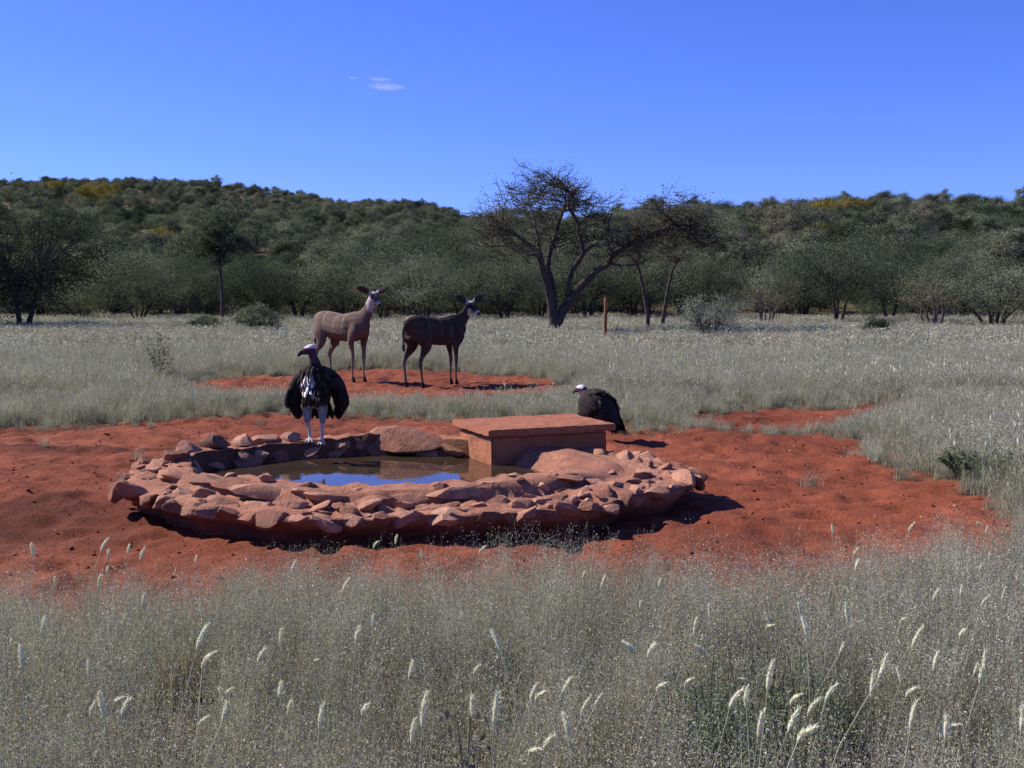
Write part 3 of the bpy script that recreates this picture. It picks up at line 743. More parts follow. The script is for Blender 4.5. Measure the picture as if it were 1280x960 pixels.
FART = [tuft(500 + i, 26, .42, .22, .45, 60, 5, .016, .026, .05, .25, 1 if i == 0 else 0) for i in range(6)]

def field(n, x0, x1, y0, y1, seed, wedge=None, edge=True):
    r = np.random.default_rng(seed)
    P = np.c_[r.uniform(x0, x1, n), r.uniform(y0, y1, n)]
    if wedge: P = P[np.abs(P[:, 0]) < wedge[0] + wedge[1] * P[:, 1]]
    return P
def keep(P, seed, thin=0.0):
    r = np.random.default_rng(seed); b = bare(P)
    d = 1 - b * (1 - thin)
    cl = 0.45 + 0.9 * fbm(P * 1.4, 3, 91)
    d[((P[:, 0] - PC[0]) / (PA + .1)) ** 2 + ((P[:, 1] - PC[1]) / (PB + .1)) ** 2 < 1] = 0
    return P[r.uniform(0, 1, len(P)) < d * np.clip(cl, 0, 1)]
def lay(name, P, seed, protos, smin, smax, label, cat='grass'):
    r = np.random.default_rng(seed); n = len(P); z = ground_z(P)
    hs = 0.75 + 0.5 * fbm(P * .6, 3, 95)
    nb = np.zeros(n)                                          # grazed and trampled short along the bare soil
    for rr_ in (.45, .95):
        for k in range(8): nb += bare(P + rr_ * np.array([math.cos(k * .785), math.sin(k * .785)])) / 16
    hs *= 1 - np.where(P[:, 1] < 5.6, .12, .62) * sstep(.02, .5, nb)
    hs *= 1 - .15 * sstep(3.8, 4.5, P[:, 1]) * (P[:, 1] < 5.2)
    hs *= 1 - .30 * ((P[:, 1] > 10.5) & (P[:, 1] < 16))
    o = scatter(name, np.c_[P, z], r.uniform(0, 6.28, n), r.uniform(smin, smax, n) * hs, r.integers(0, len(protos), n), protos)
    tag(o, label, cat); return o
P = keep(field(6500, -4.6, 4.6, 1.15, 7.4, 1, (1.6, .62)), 2)
P = P[P[:, 1] > 1.5]
lay('foreground_grass', P, 3, NEAR, .85, 1.15, 'fine wispy grey-green grass in front of the red soil', 'grass')
P = keep(field(40000, -22, 22, 7, 26, 4, (4, .72)), 5, 0.004)
lay('meadow_grass', P, 6, MIDT, .8, 1.15, 'pale grey-green grass around and behind the red soil', 'grass')
P = field(54000, -90, 90, 25, 100, 7, (8, .75)); P = P[nrg.uniform(0, 1, len(P)) < np.clip(1.5 - P[:, 1] / 75, .25, 1)]
P = P[bare(P) < .5]
lay('plain_grass', P, 8, FART, .8, 1.15, 'dry pale grass reaching back to the bush line', 'grass')

# ------------------------------------------------------------------ trees and bushes
def tube(V, F, C, pts, rads, k=5, col=(1, 1, 1)):
    base = len(V)
    for i, p in enumerate(pts):
        t = (pts[min(i + 1, len(pts) - 1)] - pts[max(i - 1, 0)]).normalized()
        s = t.orthogonal().normalized(); u = t.cross(s)
        for j in range(k):
            q = 2 * math.pi * j / k; V.append(p + (s * math.cos(q) + u * math.sin(q)) * rads[i])
    for i in range(len(pts) - 1):
        for j in range(k):
            a = base + i * k; F.append((a + j, a + (j + 1) % k, a + k + (j + 1) % k, a + k + j))
def leaves(P, size, r, tone=None, aspect=.55, out=None):
    """one small leaf face at each point, any direction"""
    n = len(P); a = r.normal(size=(n, 3))
    if out is not None:                                      # leaves of a dense crown face outward
        o_ = out + r.normal(size=(n, 3)) * .45; o_ /= np.linalg.norm(o_, axis=1)[:, None]; a -= o_ * (a * o_).sum(1)[:, None]
    a /= np.linalg.norm(a, axis=1)[:, None]
    b = np.cross(a, r.normal(size=(n, 3)) if out is None else o_); b /= np.linalg.norm(b, axis=1)[:, None] + 1e-9
    s = (size * r.uniform(.6, 1.4, n))[:, None]
    V = np.stack([P - a * s, P + b * s * aspect, P + a * s, P - b * s * aspect], 1).reshape(-1, 3)
    F = np.arange(4 * n).reshape(n, 4)
    t = r.uniform(.65, 1.4, (n, 1)) * (np.ones((n, 3)) if tone is None else tone)
    return V, F, np.repeat(t, 4, axis=0)
def grow(V, F, tips, p, d, L, rad, lev, maxlev, r, flat=.3, k=5, split=(2, 4), wob=.25, seglen=4):
    """one branch with its children; tips collects the twig ends"""
    pts, rads = [p], [rad]; q = p.copy(); dd = d.copy()
    for i in range(seglen):
        dd = (dd + Vector((r.gauss(0, wob), r.gauss(0, wob), r.gauss(0, wob * .7))) * .6).normalized()
        q = q + dd * L / seglen; pts.append(q.copy()); rads.append(rad * (1 - .5 * (i + 1) / seglen))
    tube(V, F, None, pts, rads, max(3, k - lev))
    if lev >= maxlev: tips.append((pts[-1], dd.copy())); tips.append((pts[-2], dd.copy())); tips.append((pts[-3], dd.copy())); return
    for c in range(r.randint(*split)):
        t = r.uniform(.35, 1); i = min(int(t * seglen), seglen - 1); b = pts[i].lerp(pts[i + 1], t * seglen - i)
        nd = dd + Vector((r.gauss(0, .75), r.gauss(0, .75), r.gauss(.15, .5) * (1 - flat)))
        grow(V, F, tips, b, nd.normalized(), L * r.uniform(.5, .8), max(rad * .62 * (1 - .35 * t), .004), lev + 1, maxlev, r, flat, k, split, wob, max(3, seglen - 1))
def bush_protos(seed, w, h, trunk, clumps, per, leaf, size, stems=4, bark=BARK, gap=.55, twigs=True, top=.35):
    """-> (trunk mesh, crown mesh): stems reaching into an uneven crown of leaf clumps"""
    r = random.Random(seed); g = np.random.default_rng(seed); V, F = [], []
    cz = trunk + (h - trunk) * .5; ch = (h - trunk) * .5
    C = []
    lob = [(r.uniform(0, 6.28), r.uniform(.78, 1.16)) for _ in range(5)]
    while len(C) < clumps:
        d = Vector((r.gauss(0, 1), r.gauss(0, 1), r.gauss(0, 1))).normalized(); q = r.uniform(gap, 1) 
        a = math.atan2(d.y, d.x); m = 1 + .16 * math.sin(2 * a + lob[0][0]) + .12 * math.sin(3 * a + lob[1][0])
        C.append(Vector((d.x * w / 2 * q * m * (1 if d.z < .3 else 1.0), d.y * w / 2 * q * m, cz + d.z * ch * q * r.uniform(.82, 1.12) * (1 if d.z > 0 else .85))))
    st = []
    for k in range(stems):
        a = 6.28 * k / stems + r.uniform(-.5, .5); o = Vector((math.cos(a), math.sin(a), 0)) * (.02 + .03 * stems) * r.uniform(.4, 1)
        e = Vector((math.cos(a) * w * .22 * r.uniform(.3, 1), math.sin(a) * w * .22 * r.uniform(.3, 1), trunk + ch * r.uniform(.5, 1.0)))
        m = o.lerp(e, .5) + Vector((r.gauss(0, .06), r.gauss(0, .06), 0)) * w * .4
        rr = .035 * w ** .5 * r.uniform(.7, 1.2) * (1.5 if stems < 3 else 1)
        o.z = -.1; tube(V, F, None, [o, o.lerp(m, .5), m, e], [rr * 1.25, rr, rr * .75, rr * .45], 6); st.append((m, e, rr))
    if twigs:
        for c in C:
            m, e, rr = min(st, key=lambda s_: (s_[1] - c).length); b = m.lerp(e, r.uniform(.2, 1)); mid = b.lerp(c, .55) + Vector((r.gauss(0, .1), r.gauss(0, .1), r.gauss(.05, .1))) * w * .15
            tube(V, F, None, [b, mid, c], [rr * .38, rr * .25, rr * .10], 4)
    P, T, CC = [], [], []
    for c in C:
        cs = w * r.uniform(.05, .115); n = int(per * r.uniform(.6, 1.4)); o = g.normal(size=(n, 3)) * np.array([cs, cs, cs * .62])
        P.append(np.array(c) + o); CC.append(np.tile(np.array(c), (n, 1))); tn = r.uniform(.58, 1.45); T.append(np.tile(np.array([tn, tn * r.uniform(.95, 1.05), tn * r.uniform(.9, 1.1)]), (n, 1)))
    P = np.concatenate(P); T = np.concatenate(T); CC = np.concatenate(CC); P[:, 2] = np.maximum(P[:, 2], .05)
    O = P - np.array([0, 0, cz - ch * .3]); O /= np.linalg.norm(O, axis=1)[:, None] + 1e-6; O = O + (P - CC) / (np.linalg.norm(P - CC, axis=1)[:, None] + 1e-6) * .8
    O /= np.linalg.norm(O, axis=1)[:, None] + 1e-6
    lv, lf, lc = leaves(P, size, g, T, .55, O)
    return mesh('trunk', [tuple(v) for v in V], np.array(F), bark), mesh('crown', lv, lf, leaf, lc)
def tree(name, protos, loc, rz, sc, label, cat, group=None):
    o = empty(name, loc, rz); o.scale = (sc, sc, sc) if not hasattr(sc, '__len__') else sc
    for nm, me in zip(('trunk', 'crown'), protos): link(nm, me, o)
    tag(o, label, cat, group); return o

# the big open thorn tree: limbs drawn after the photo at its distance, crown grown from them
TD = 41.0
def tp(px, py, dy=0.0):
    q = gp(px, py, 0); s = TD
    return Vector((ad(px, s), s + dy, CAM_H + (370 - py) / FPX * s * 1.003))
def thorn_tree():
    r = random.Random(5); g = np.random.default_rng(5); V, F, tips = [], [], []
    limbs = [  # (pixels, depth drift, start radius, end radius)
        ([(691, 424), (692, 405), (690, 380), (683, 352), (676, 330), (666, 310)], (0, 0, -.1, -.3, -.5, -.8), .27, .07),
        ([(690, 385), (688, 350), (686, 322), (690, 302), (700, 275), (708, 254)], (0, .2, .3, .4, .6, .9), .15, .055),
        ([(693, 412), (702, 390), (716, 366), (736, 347), (757, 330), (776, 312), (800, 298), (826, 288), (850, 276)], (0, 0, -.1, -.2, -.3, -.4, -.4, -.5, -.6), .21, .055),
        ([(708, 372), (710, 352), (718, 330), (726, 318), (722, 296), (714, 272), (712, 250)], (0, -.4, -.7, -.9, -1.0, -1.2, -1.3), .13, .05),
        ([(668, 312), (652, 300), (632, 290), (612, 285)], (-.8, -1, -1.2, -1.3), .08, .03),
        ([(672, 322), (655, 314), (630, 309), (600, 307)], (-.6, .0, .5, .9), .07, .025),
        ([(676, 328), (672, 300), (668, 272), (660, 245)], (-.5, -.2, .3, .6), .08, .03),
        ([(776, 312), (784, 300), (790, 288), (800, 270)], (-.4, 0, .4, .6), .08, .03),
        ([(757, 330), (775, 332), (800, 330)], (-.3, .5, 1.1), .06, .03),
        ([(726, 318), (742, 306), (758, 290), (764, 268)], (-.9, -.2, .3, .6), .07, .03)]
    starts = []
    for px, dy, r0, r1 in limbs:
        pts = [tp(x, y, d) for (x, y), d in zip(px, dy)]
        fine = []
        for i in range(len(pts) - 1):
            for f in (0, .5): fine.append(pts[i].lerp(pts[i + 1], f) + Vector((r.gauss(0, .03), r.gauss(0, .03), r.gauss(0, .02))))
        fine.append(pts[-1]); n = len(fine)
        tube(V, F, None, fine, [r0 + (r1 - r0) * (i / (n - 1)) ** .8 for i in range(n)], 8)
        starts.append((fine, r0, r1))
    # branches aimed at crown masses seen in the photo (px, py, spread px, count, depth spread m)
    masses = [(640, 248, 26, 20, 1.6), (668, 228, 24, 22, 1.5), (700, 222, 24, 22, 1.6), (722, 240, 20, 16, 1.4), (690, 252, 34, 26, 1.9), (742, 258, 20, 16, 1.2), (620, 270, 22, 14, 1.4),
              (610, 300, 22, 12, 1.4), (640, 296, 24, 14, 1.6), (655, 318, 26, 8, 1.5), (760, 285, 22, 14, 1.2), (790, 278, 24, 18, 1.4), (820, 268, 24, 18, 1.3), (845, 262, 22, 18, 1.3),
              (866, 270, 20, 16, 1.2), (880, 288, 20, 14, 1.2), (850, 300, 28, 16, 1.4), (810, 306, 28, 14, 1.3), (775, 300, 24, 10, 1.4), (730, 290, 26, 12, 1.6), (850, 240, 12, 6, .8), (700, 300, 26, 8, 1.6)]
    nodes = [(p, r0 + (r1 - r0) * (i / (len(f) - 1)) ** .8) for f, r0, r1 in starts for i, p in enumerate(f) if i > len(f) * .35]
    for mx_, my_, spd, cnt, dep in masses:
        for _ in range(int(cnt * .64)):
            e = tp(r.gauss(mx_, spd * .55), r.gauss(my_ + 11 * (my_ < 300), spd * .36), r.gauss(0, dep * .75)) 
            b, br0 = min(nodes, key=lambda q: (q[0] - e).length * r.uniform(.8, 1.25) + (0.6 if q[0].z > e.z else 0))
            rr = max(.014, min(br0 * .5, .045)); d = e - b; L = d.length
            pts = [b]; 
            for f in (.3, .6, .85, 1): pts.append(b + d * f + Vector((r.gauss(0, .07), r.gauss(0, .07), r.gauss(0.05, .06))) * L * .5 * (f < 1))
            tube(V, F, None, pts, [rr, rr * .8, rr * .6, rr * .45, rr * .3], 4)
            for q in pts[2:]:
                for _c in range(2):
                    nd = Vector((r.gauss(0, .9) + d.x * .3, r.gauss(0, .9) + d.y * .2, r.gauss(.25, .35))).normalized()
                    grow(V, F, tips, q, nd, r.uniform(.35, .75), .017, 1, 2, r, .45, 4, (2, 3), .35, 3)
    P, = [np.concatenate([np.array(t) + g.normal(size=(9, 3)) * .085 for t, d in tips])]
    P = P[g.uniform(0, 1, len(P)) < .29]
    # leave it thin: the upper crown is nearly bare
    topz = tp(0, 262).z; P = P[(P[:, 2] < topz) | (g.uniform(0, 1, len(P)) < .62)]
    lv, lf, lc = leaves(P, .030, g)
    o = empty('thorn_tree', (ad(691, TD), TD, 0)); off = Vector(o.location)
    Vn = np.array([tuple(v) for v in V]) - np.array(off); lv = lv - np.array(off)
    link('trunk', mesh('trunk', Vn, np.array(F), BARK, None, False), o); link('crown', mesh('crown', lv, lf, LEAF, lc), o)
    tag(o, 'large spreading thorn tree with a forked leaning trunk and sparse twiggy crown', 'tree')
thorn_tree()

def slim_tree(name, px, dist, base_px_y, stem, crown_px, seed, label, leafn=10, size=.035, mat=LEAF):
    """a slender tree drawn after its stem in the photo"""
    r = random.Random(seed); g = np.random.default_rng(seed); V, F, tips = [], [], []
    Tq = lambda x, y, dy=0: Vector((ad(x, dist), dist + dy, CAM_H + (370 - y) / FPX * dist * 1.003))
    base = Vector((ad(px, dist), dist, -.1)); pts = [base] + [Tq(*s) for s in stem]; n = len(pts)
    r0 = .105; tube(V, F, None, pts, [r0 * (1 - .6 * i / (n - 1)) for i in range(n)], 7)
    for (cx, cy, sp, cnt) in crown_px:
        for _ in range(cnt):
            e = Tq(r.gauss(cx, sp * .6), r.gauss(cy, sp * .42), r.gauss(0, .8)); b = pts[-1].lerp(pts[-2], r.uniform(0, .8)); d = e - b
            mid = b + d * .5 + Vector((r.gauss(0, .1), r.gauss(0, .1), .1)); tube(V, F, None, [b, mid, e], [.03, .02, .009], 4)
            for q in (mid, e, e):
                grow(V, F, tips, q, Vector((r.gauss(0, .9), r.gauss(0, .9), r.gauss(.3, .4))).normalized(), r.uniform(.35, .7), .009, 1, 2, r, .4, 4, (2, 3), .35, 3)
    P = np.concatenate([np.array(t) + g.normal(size=(leafn, 3)) * .10 for t, d in tips])
    lv, lf, lc = leaves(P, size, g); o = empty(name, (base.x, dist, 0)); off = np.array(o.location)
    link('trunk', mesh('trunk', np.array([tuple(v) for v in V]) - off, np.array(F), BARK), o); link('crown', mesh('crown', lv - off, lf, mat, lc), o)
    return tag(o, label, 'tree')
slim_tree('slender_tree', 808, 44, 412, [(809, 395), (803, 362), (798, 340), (792, 322)], [(790, 318, 18, 7), (805, 305, 18, 6)], 21, 'slender dark tree with a thin leaning stem between post and grey bush', 2, .03)
slim_tree('slender_tree', 826, 45, 412, [(828, 396), (833, 365), (838, 340), (846, 322)], [(838, 318, 24, 8), (862, 305, 24, 8), (820, 320, 20, 5)], 22, 'dark narrow-stemmed tree leaning right beside the grey bush', 2, .03)
slim_tree('umbrella_tree', 279, 58, 395, [(280, 380), (279, 340), (276, 318)], [(262, 296, 22, 14), (290, 292, 24, 16), (276, 284, 20, 12), (308, 304, 16, 8), (248, 306, 14, 6)], 23, 'flat-topped tree with one straight dark trunk before the left hill', 9, .055, LEAFG)

# bushes of the front line
BUSH = [bush_protos(600 + i, 4.6, 3.5, .5, 80, 210, [LEAFG, LEAF][i % 2], .036, 4 + i % 3) for i in range(5)]
TALL = [bush_protos(620 + i, 5.4, 5.0, 1.0, 90, 220, LEAFG, .038, 3) for i in range(3)]
DRY = [bush_protos(640 + i, 3.4, 2.7, .45, 50, 90, LEAFDRY, .03, 6, PALEBARK, .5) for i in range(3)]
GREYB = [bush_protos(660, 2.4, 1.55, .1, 60, 110, LEAFGREY, .024, 7, PALEBARK, .45)]
LOWB = [bush_protos(670 + i, 1.3, .85, .05, 44, 110, LEAFDARK if i else LEAFG, .022, 5, BARK, .4) for i in range(2)]
BIGD = [bush_protos(690 + i, 5.4, 5.0, .25, 110, 220, LEAFDARK, .038, 3) for i in range(2)]
front = [  # (px of the middle, distance, width px, height px, kind)
    (30, 46, 190, 168, 'T', 'big dark evergreen tree standing at the meadow edge'), (-90, 47, 200, 180, 'T', None), (105, 62, 90, 60, 'B', None), (175, 60, 110, 72, 'B', None), (228, 66, 90, 80, 'B', None),
    (320, 66, 110, 78, 'B', None), (375, 64, 100, 74, 'B', None), (430, 62, 110, 82, 'B', None), (480, 60, 90, 66, 'B', None), (530, 58, 110, 80, 'B', None), (580, 62, 110, 84, 'B', None),
    (630, 60, 100, 80, 'B', None), (672, 64, 100, 92, 'B', None), (735, 62, 110, 90, 'B', None), (790, 66, 110, 86, 'B', None), (850, 64, 100, 84, 'B', None), (900, 62, 90, 80, 'B', None),
    (955, 52, 80, 74, 'D', None), (1045, 54, 150, 112, 'T', None), (1000, 66, 110, 86, 'B', None), (1110, 62, 110, 80, 'B', None), (1165, 47, 96, 78, 'D', None), (1240, 48, 150, 82, 'B', None), (1330, 50, 150, 90, 'B', None),
    (1200, 62, 110, 84, 'B', None), (1090, 72, 120, 84, 'B', None), (60, 70, 120, 90, 'B', None), (150, 74, 120, 88, 'B', None), (270, 76, 120, 90, 'B', None), (480, 74, 120, 92, 'B', None), (560, 76, 120, 92, 'B', None)]
names = {'T': ('thorn_tree', TALL), 'B': ('thorn_bush', BUSH), 'D': ('dry_bush', DRY)}
base_dim = {'T': (5.4, 5.0), 'B': (4.6, 3.5), 'D': (3.4, 2.7)}
for i, (px, y, wpx, hpx, k, lb) in enumerate(front):
    nm, pr = names[k]; bw, bh = base_dim[k]
    sx = wpx / FPX * y / bw * 1.05; sz = (hpx / FPX * y + .15) / bh
    lab, grp = {'T': ('tall rounded thorn tree in the bush line before the right hill', None), 'B': ('rounded green thorn bush in the bush line at the meadow edge', 'thorn bushes along the meadow edge'),
                'D': ('thin brownish bush with bare stems at the right meadow edge', 'thin dry bushes at the meadow edge')}[k]
    own = {7: 'thorn bush directly behind the brown striped antelope', 9: 'thorn bush directly behind the dark shaded antelope', 12: 'thorn bush directly behind the trunk of the large thorn tree', 13: 'thorn bush directly behind the reddish fence post',
           16: 'thorn bush directly behind the silvery grey bush', 5: 'thorn bush directly behind the wide low bush', 22: 'wide thorn bush beside the thin brownish bush at the meadow edge', 2: 'small thorn bush next to the big dark evergreen tree'}
    if i in own: lab = own[i]
    if k == 'D': lab = ['', 'thin brownish bush between the silvery grey bush and the tall rounded tree', 'thin brownish bush beside the wide thorn bush'][1 if px < 1000 else 2]
    if i in (0, 1): lab, grp = 'big dark evergreen tree at the left end of the bush line', 'dark trees at the end of the bush line'
    if i in (0, 1): pr = BIGD
    tree(nm, pr[i % len(pr)], (ad(px, y), y, float(hill_z(np.array([[ad(px, y), y]]))[0]) if y > 68 else -.02), rnd.uniform(0, 6.28), (sx, sx, sz), lab, 'tree' if k == 'T' else 'bush', grp)
q = gp(885, 431); tree('grey_bush', GREYB[0], (ad(885, 36), 36, 0), .4, (1.0, 1.0, 1.05), 'silvery grey leafy bush standing alone near the thin trees', 'bush')
for px, y, s, lb in [(258, 42, 1.0, 'small dark bush in the grass below the flat-topped tree'), (322, 41, 1.5, 'wide low bush in the grass behind the striped antelope'), (1096, 37, .95, 'low round bush in the grass before the dry thorn bushes')]:
    tree('low_bush', LOWB[rnd.randint(0, 1)], (ad(px, y), y, 0), rnd.uniform(0, 6), s, lb, 'bush')

# hillside trees: the largest ones as things, the rest as one mass
LEAFLIGHT = m_leaf('pale_green_leaf', (0.14, 0.165, 0.10), (0.19, 0.195, 0.135))
FARB = [bush_protos(700 + i, 4.6 + .9 * (i % 3 - 1), 3.6 - .7 * (i % 3 - 1), .7, 54, 130, [LEAFG, LEAF, LEAFG, LEAFDRY, LEAFDARK, LEAFG, LEAF, LEAFDRY, LEAFLIGHT][i], .072, 3, BARK, .5, False) for i in range(9)]
YEL = [bush_protos(720 + i, 4.4, 3.6, .8, 44, 110, LEAFYEL, .075, 3, BARK, .5, False) for i in range(2)]
g = np.random.default_rng(77); pts = []
y = 68.0
while y < 330:
    step = 3.0 + (y - 68) * .001; x = -y * .78 - 20
    while x < y * .78 + 20:
        pts.append((x + g.uniform(-.5, .5) * step, y + g.uniform(-.5, .5) * step)); x += step * 1.05
    y += step * .95
HP = np.array(pts); hz = hill_z(HP)
elev = (hz + 3 - CAM_H) / HP[:, 1]
# keep only what stands on slopes the camera side can see
vis = np.ones(len(HP), dtype=bool)
xs = HP[:, 0] / HP[:, 1]
order = np.argsort(HP[:, 1]); horizon = np.full(200, -9.0)
bins = np.clip(((xs + 1.1) / 2.2 * 200).astype(int), 0, 199)
for i in order:
    b = bins[i]
    if elev[i] < horizon[b] - .035: vis[i] = False
    horizon[b] = max(horizon[b], (hz[i]) / HP[i, 1])
vis &= g.uniform(0, 1, len(HP)) > .07
HP, hz = HP[vis], hz[vis]
sizes = (.42 + .62 * g.uniform(0, 1, len(HP)) ** 1.8) * (1 - .30 * sstep(110, 250, HP[:, 1])) * (1 + .3 * (fbm(HP * .05, 2, 33) - .5))
show = np.where((np.abs(HP[:, 0] / HP[:, 1]) < .47))[0]
show = show[np.argsort(HP[show, 1])][:290]
one = np.zeros(len(HP), dtype=bool); one[show] = True
for i in show:
    k = int(g.integers(0, len(FARB)))
    tree('hillside_tree', FARB[k], (HP[i, 0], HP[i, 1], hz[i] - .15), g.uniform(0, 6.28), float(sizes[i]), ('large ' if sizes[i] > .75 else 'small ') + {3: 'brownish thin-leaved thorn tree', 7: 'brownish thin-leaved thorn tree', 4: 'very dark evergreen tree', 8: 'pale green feathery tree'}.get(k, 'rounded green thorn tree') + ' on the lower bushy slope', 'tree', 'trees on the lower slope')
mass = []
for tm, cm in FARB:                                          # far ones: stem and crown in one mesh
    tv, cv = coords(tm), coords(cm)
    me = bpy.data.meshes.new('far_tree'); bm = bmesh.new(); bm.from_mesh(cm); bm.from_mesh(tm); bm.to_mesh(me); bm.free()
    me.materials.append(cm.materials[0]); mass.append(me)
rest = ~one
o = scatter('hillside_wood', np.c_[HP[rest], hz[rest] - .15], g.uniform(0, 6.28, rest.sum()), sizes[rest], g.integers(0, len(mass), rest.sum()), mass)
tag(o, 'dark green bush covering the hills behind the meadow', 'wood')
def slope_dist(px, py, lo, hi):
    """how far away the slope shows at that pixel"""
    d = np.linspace(lo, hi, 300); x = (px - 640) / FPX * d; v = 370 - (hill_z(np.c_[x, d]) + 2.6 - CAM_H) / d * FPX
    return float(d[int(np.argmin(np.abs(v - py)))])
for px, py, s, l, lb in [(122, 246, 1.25, 0, 'bright yellow tree high on the left hill'), (140, 238, 1.0, 0, 'dull yellow tree just above the bright yellow one on the left hill'), (80, 232, .9, 0, 'yellowish tree on the crest of the left hill'),
                         (205, 290, .8, 2, 'larger of two yellowish trees halfway up the left slope'), (150, 294, .65, 2, 'smaller of two yellowish trees halfway up the left slope'),
                         (1062, 258, .9, 1, 'orange-yellow tree near the crest of the right hill'), (1030, 256, .8, 1, 'yellow-green tree beside the orange-yellow one near the crest'), (1024, 296, .7, 2, 'small bright yellow tree halfway up the right slope')]:
    dist = slope_dist(px, py, 100, 300 if px < 640 else 166); x = ad(px, dist); z = float(hill_z(np.array([[x, dist]]))[0])
    tree('yellow_tree', YEL[l % 2], (x, dist, z + .4), px, s, lb, 'tree', 'yellow trees on the hills')
GREYT = bush_protos(730, 4.2, 3.0, .8, 40, 60, LEAFGREY, .05, 4, PALEBARK, .5)
dist = slope_dist(1105, 296, 90, 166); x = ad(1105, dist)
tree('grey_tree', GREYT, (x, dist, float(hill_z(np.array([[x, dist]]))[0]) + .5), 1, .95, 'pale grey almost leafless tree halfway up the right slope', 'tree')
for px, dist, s, lb in [(1172, 164, .75, 'dark round tree standing above the crest of the right hill'), (1050, 164, .6, 'small dark tree on the crest behind the yellow-green trees'), (1272, 164, .75, 'dark tree on the crest at the far right end')]:
    x = ad(px, dist); z = float(hill_z(np.array([[x, dist]]))[0]); tree('crest_tree', FARB[0], (x, dist, z + .8), px, s, lb, 'tree')

# ------------------------------------------------------------------ post, weeds, seed heads, clods
def post():
    V, F = [], []; x, y = ad(756, 35.5), 35.5
    o = link('fence_post', None or mesh('fence_post', *(lambda v, f: (tube(v, f, None, [Vector((0, 0, -.2)), Vector((0, 0, .5)), Vector((.01, 0, 1.0)), Vector((.012, 0, 1.40)), Vector((.012, 0, 1.43))], [.058, .056, .054, .052, .035], 8), ([tuple(q) for q in v], np.array(f)))[1])([], []), POSTM), None, (x, y, 0))
    o.scale = (1, 1, 1.02); tag(o, 'reddish wooden fence post standing in the grass beside the thorn tree', 'post')
POSTM = m_bark('weathered_wood', (0.15, 0.065, 0.033), (0.25, 0.115, 0.06)); post()

def forb(name, loc, hgt, nst, spread, label, cat='plant', seed=0, leafm=LEAFG, size=.012, per=60, group=None, tone=1.0):
    r = random.Random(seed); g = np.random.default_rng(seed); V, F, P = [], [], []
    for _ in range(nst):
        a = r.uniform(0, 6.28); b = Vector((math.cos(a), math.sin(a), 0)) * r.uniform(0, spread * .35); e = Vector((math.cos(a) * spread * r.uniform(.1, 1), math.sin(a) * spread * r.uniform(.1, 1), hgt * r.uniform(.6, 1)))
        m = b.lerp(e, .5) + Vector((r.gauss(0, .02), r.gauss(0, .02), .02)); b.z = -.03; tube(V, F, None, [b, m, e], [.004, .003, .0015], 4)
        for k in range(per): t = r.uniform(.15, 1); q = b.lerp(m, t * 2) if t < .5 else m.lerp(e, t * 2 - 1); P.append(np.array(q) + g.normal(size=3) * np.array([.022, .022, .014]) * (hgt / .4))
    lv, lf, lc = leaves(np.array(P), size, g, None, .4); o = empty(name, loc)
    link('stem', mesh('stem', [tuple(v) for v in V], np.array(F), PALEBARK), o); link('foliage', mesh('foliage', lv, lf, leafm, lc * tone), o)
    return tag(o, label, cat, group)
FORB = m_leaf('forb_leaf', (0.13, 0.165, 0.095), (0.17, 0.20, 0.12), .3)
def at(px, py, z): q = gp(px, py, z); return (q.x, q.y, gzat(q.x, q.y))
for i, (px, py) in enumerate([(900, 850), (950, 845), (1000, 835), (870, 880), (930, 890), (1000, 880), (1030, 860), (960, 920)]):
    forb('leafy_forb', at(px, py, .33), .40, 12, .17, 'small-leaved green herb growing among the foreground grass', 'plant', 30 + i, FORB, .0075, 75, 'green herbs in the foreground grass')
forb('seeding_weed', at(586, 815, .62), .62, 3, .04, 'tall narrow weed with knobbly seed clusters rising above the foreground grass', 'plant', 44, LEAFDRY, .012, 60)
forb('green_shrublet', at(1218, 608, .0), .24, 26, .34, 'low dark green shrublet at the right edge of the red soil', 'plant', 45, FORB, .015, 110, None, .8)
forb('green_shrublet', at(1195, 600, .0), .22, 10, .2, 'little green shrublet beside the larger one at the soil edge', 'plant', 46, FORB, .02, 50, None, .7)
forb('dry_weed', at(205, 477, .0), .85, 12, .45, 'grey dry weed with thin bare stems in the left meadow', 'plant', 47, LEAFDRY, .03, 26)
forb('dry_weed', at(540 * .33, 470, .0), .35, 8, .25, 'short dry weed beside the grey stemmy one in the meadow', 'plant', 48, LEAFDRY, .025, 20)

def foxtail(seed):
    """stem and bristly seed head of one foxtail grass"""
    r = random.Random(seed); V, F, C = [], [], []
    lean = r.uniform(.02, .16); P = lambda t: Vector((lean * t * t, 0, .52 * t)); tube(V, F, None, [P(t) for t in (0, .35, .7, 1)], [.0016, .0014, .0012, .001], 3)
    st = mesh('stem', [tuple(v) for v in V], np.array(F), GRASS, np.tile(np.array(STRAW), (len(V), 1)))
    V, F, C = [], [], []; hd = (P(1) - P(.9)).normalized(); bend = r.uniform(-.2, .5); L = r.uniform(.03, .072)
    H = lambda f: P(1) + hd * L * f + Vector((1, 0, -.45)) * bend * L * f * f
    n = 8; tube(V, F, None, [H(f) for f in (0, .08, .25, .5, .75, .92, 1)], [.001, .003, .005, .0055, .0045, .0025, .0008], 6)
    C = [(.95, .95, .92)] * len(V)
    for k in range(110):
        f = r.uniform(0, 1); a = r.uniform(0, 6.28); s = Vector((math.cos(a), math.sin(a), 0)); d = (s * .55 + (H(min(1, f + .05)) - H(max(0, f - .05))).normalized()).normalized()
        spike(V, F, C, H(f) + s * .004 * math.sin(f * 3.1), d, .011 * r.uniform(.6, 1.2), .0018, (1.0, 1.0, .96), r)
    return st, mesh('seed_head', [tuple(v) for v in V], np.array(F), FOXTAIL, np.array(C))
FOX = [foxtail(800 + i) for i in range(18)]
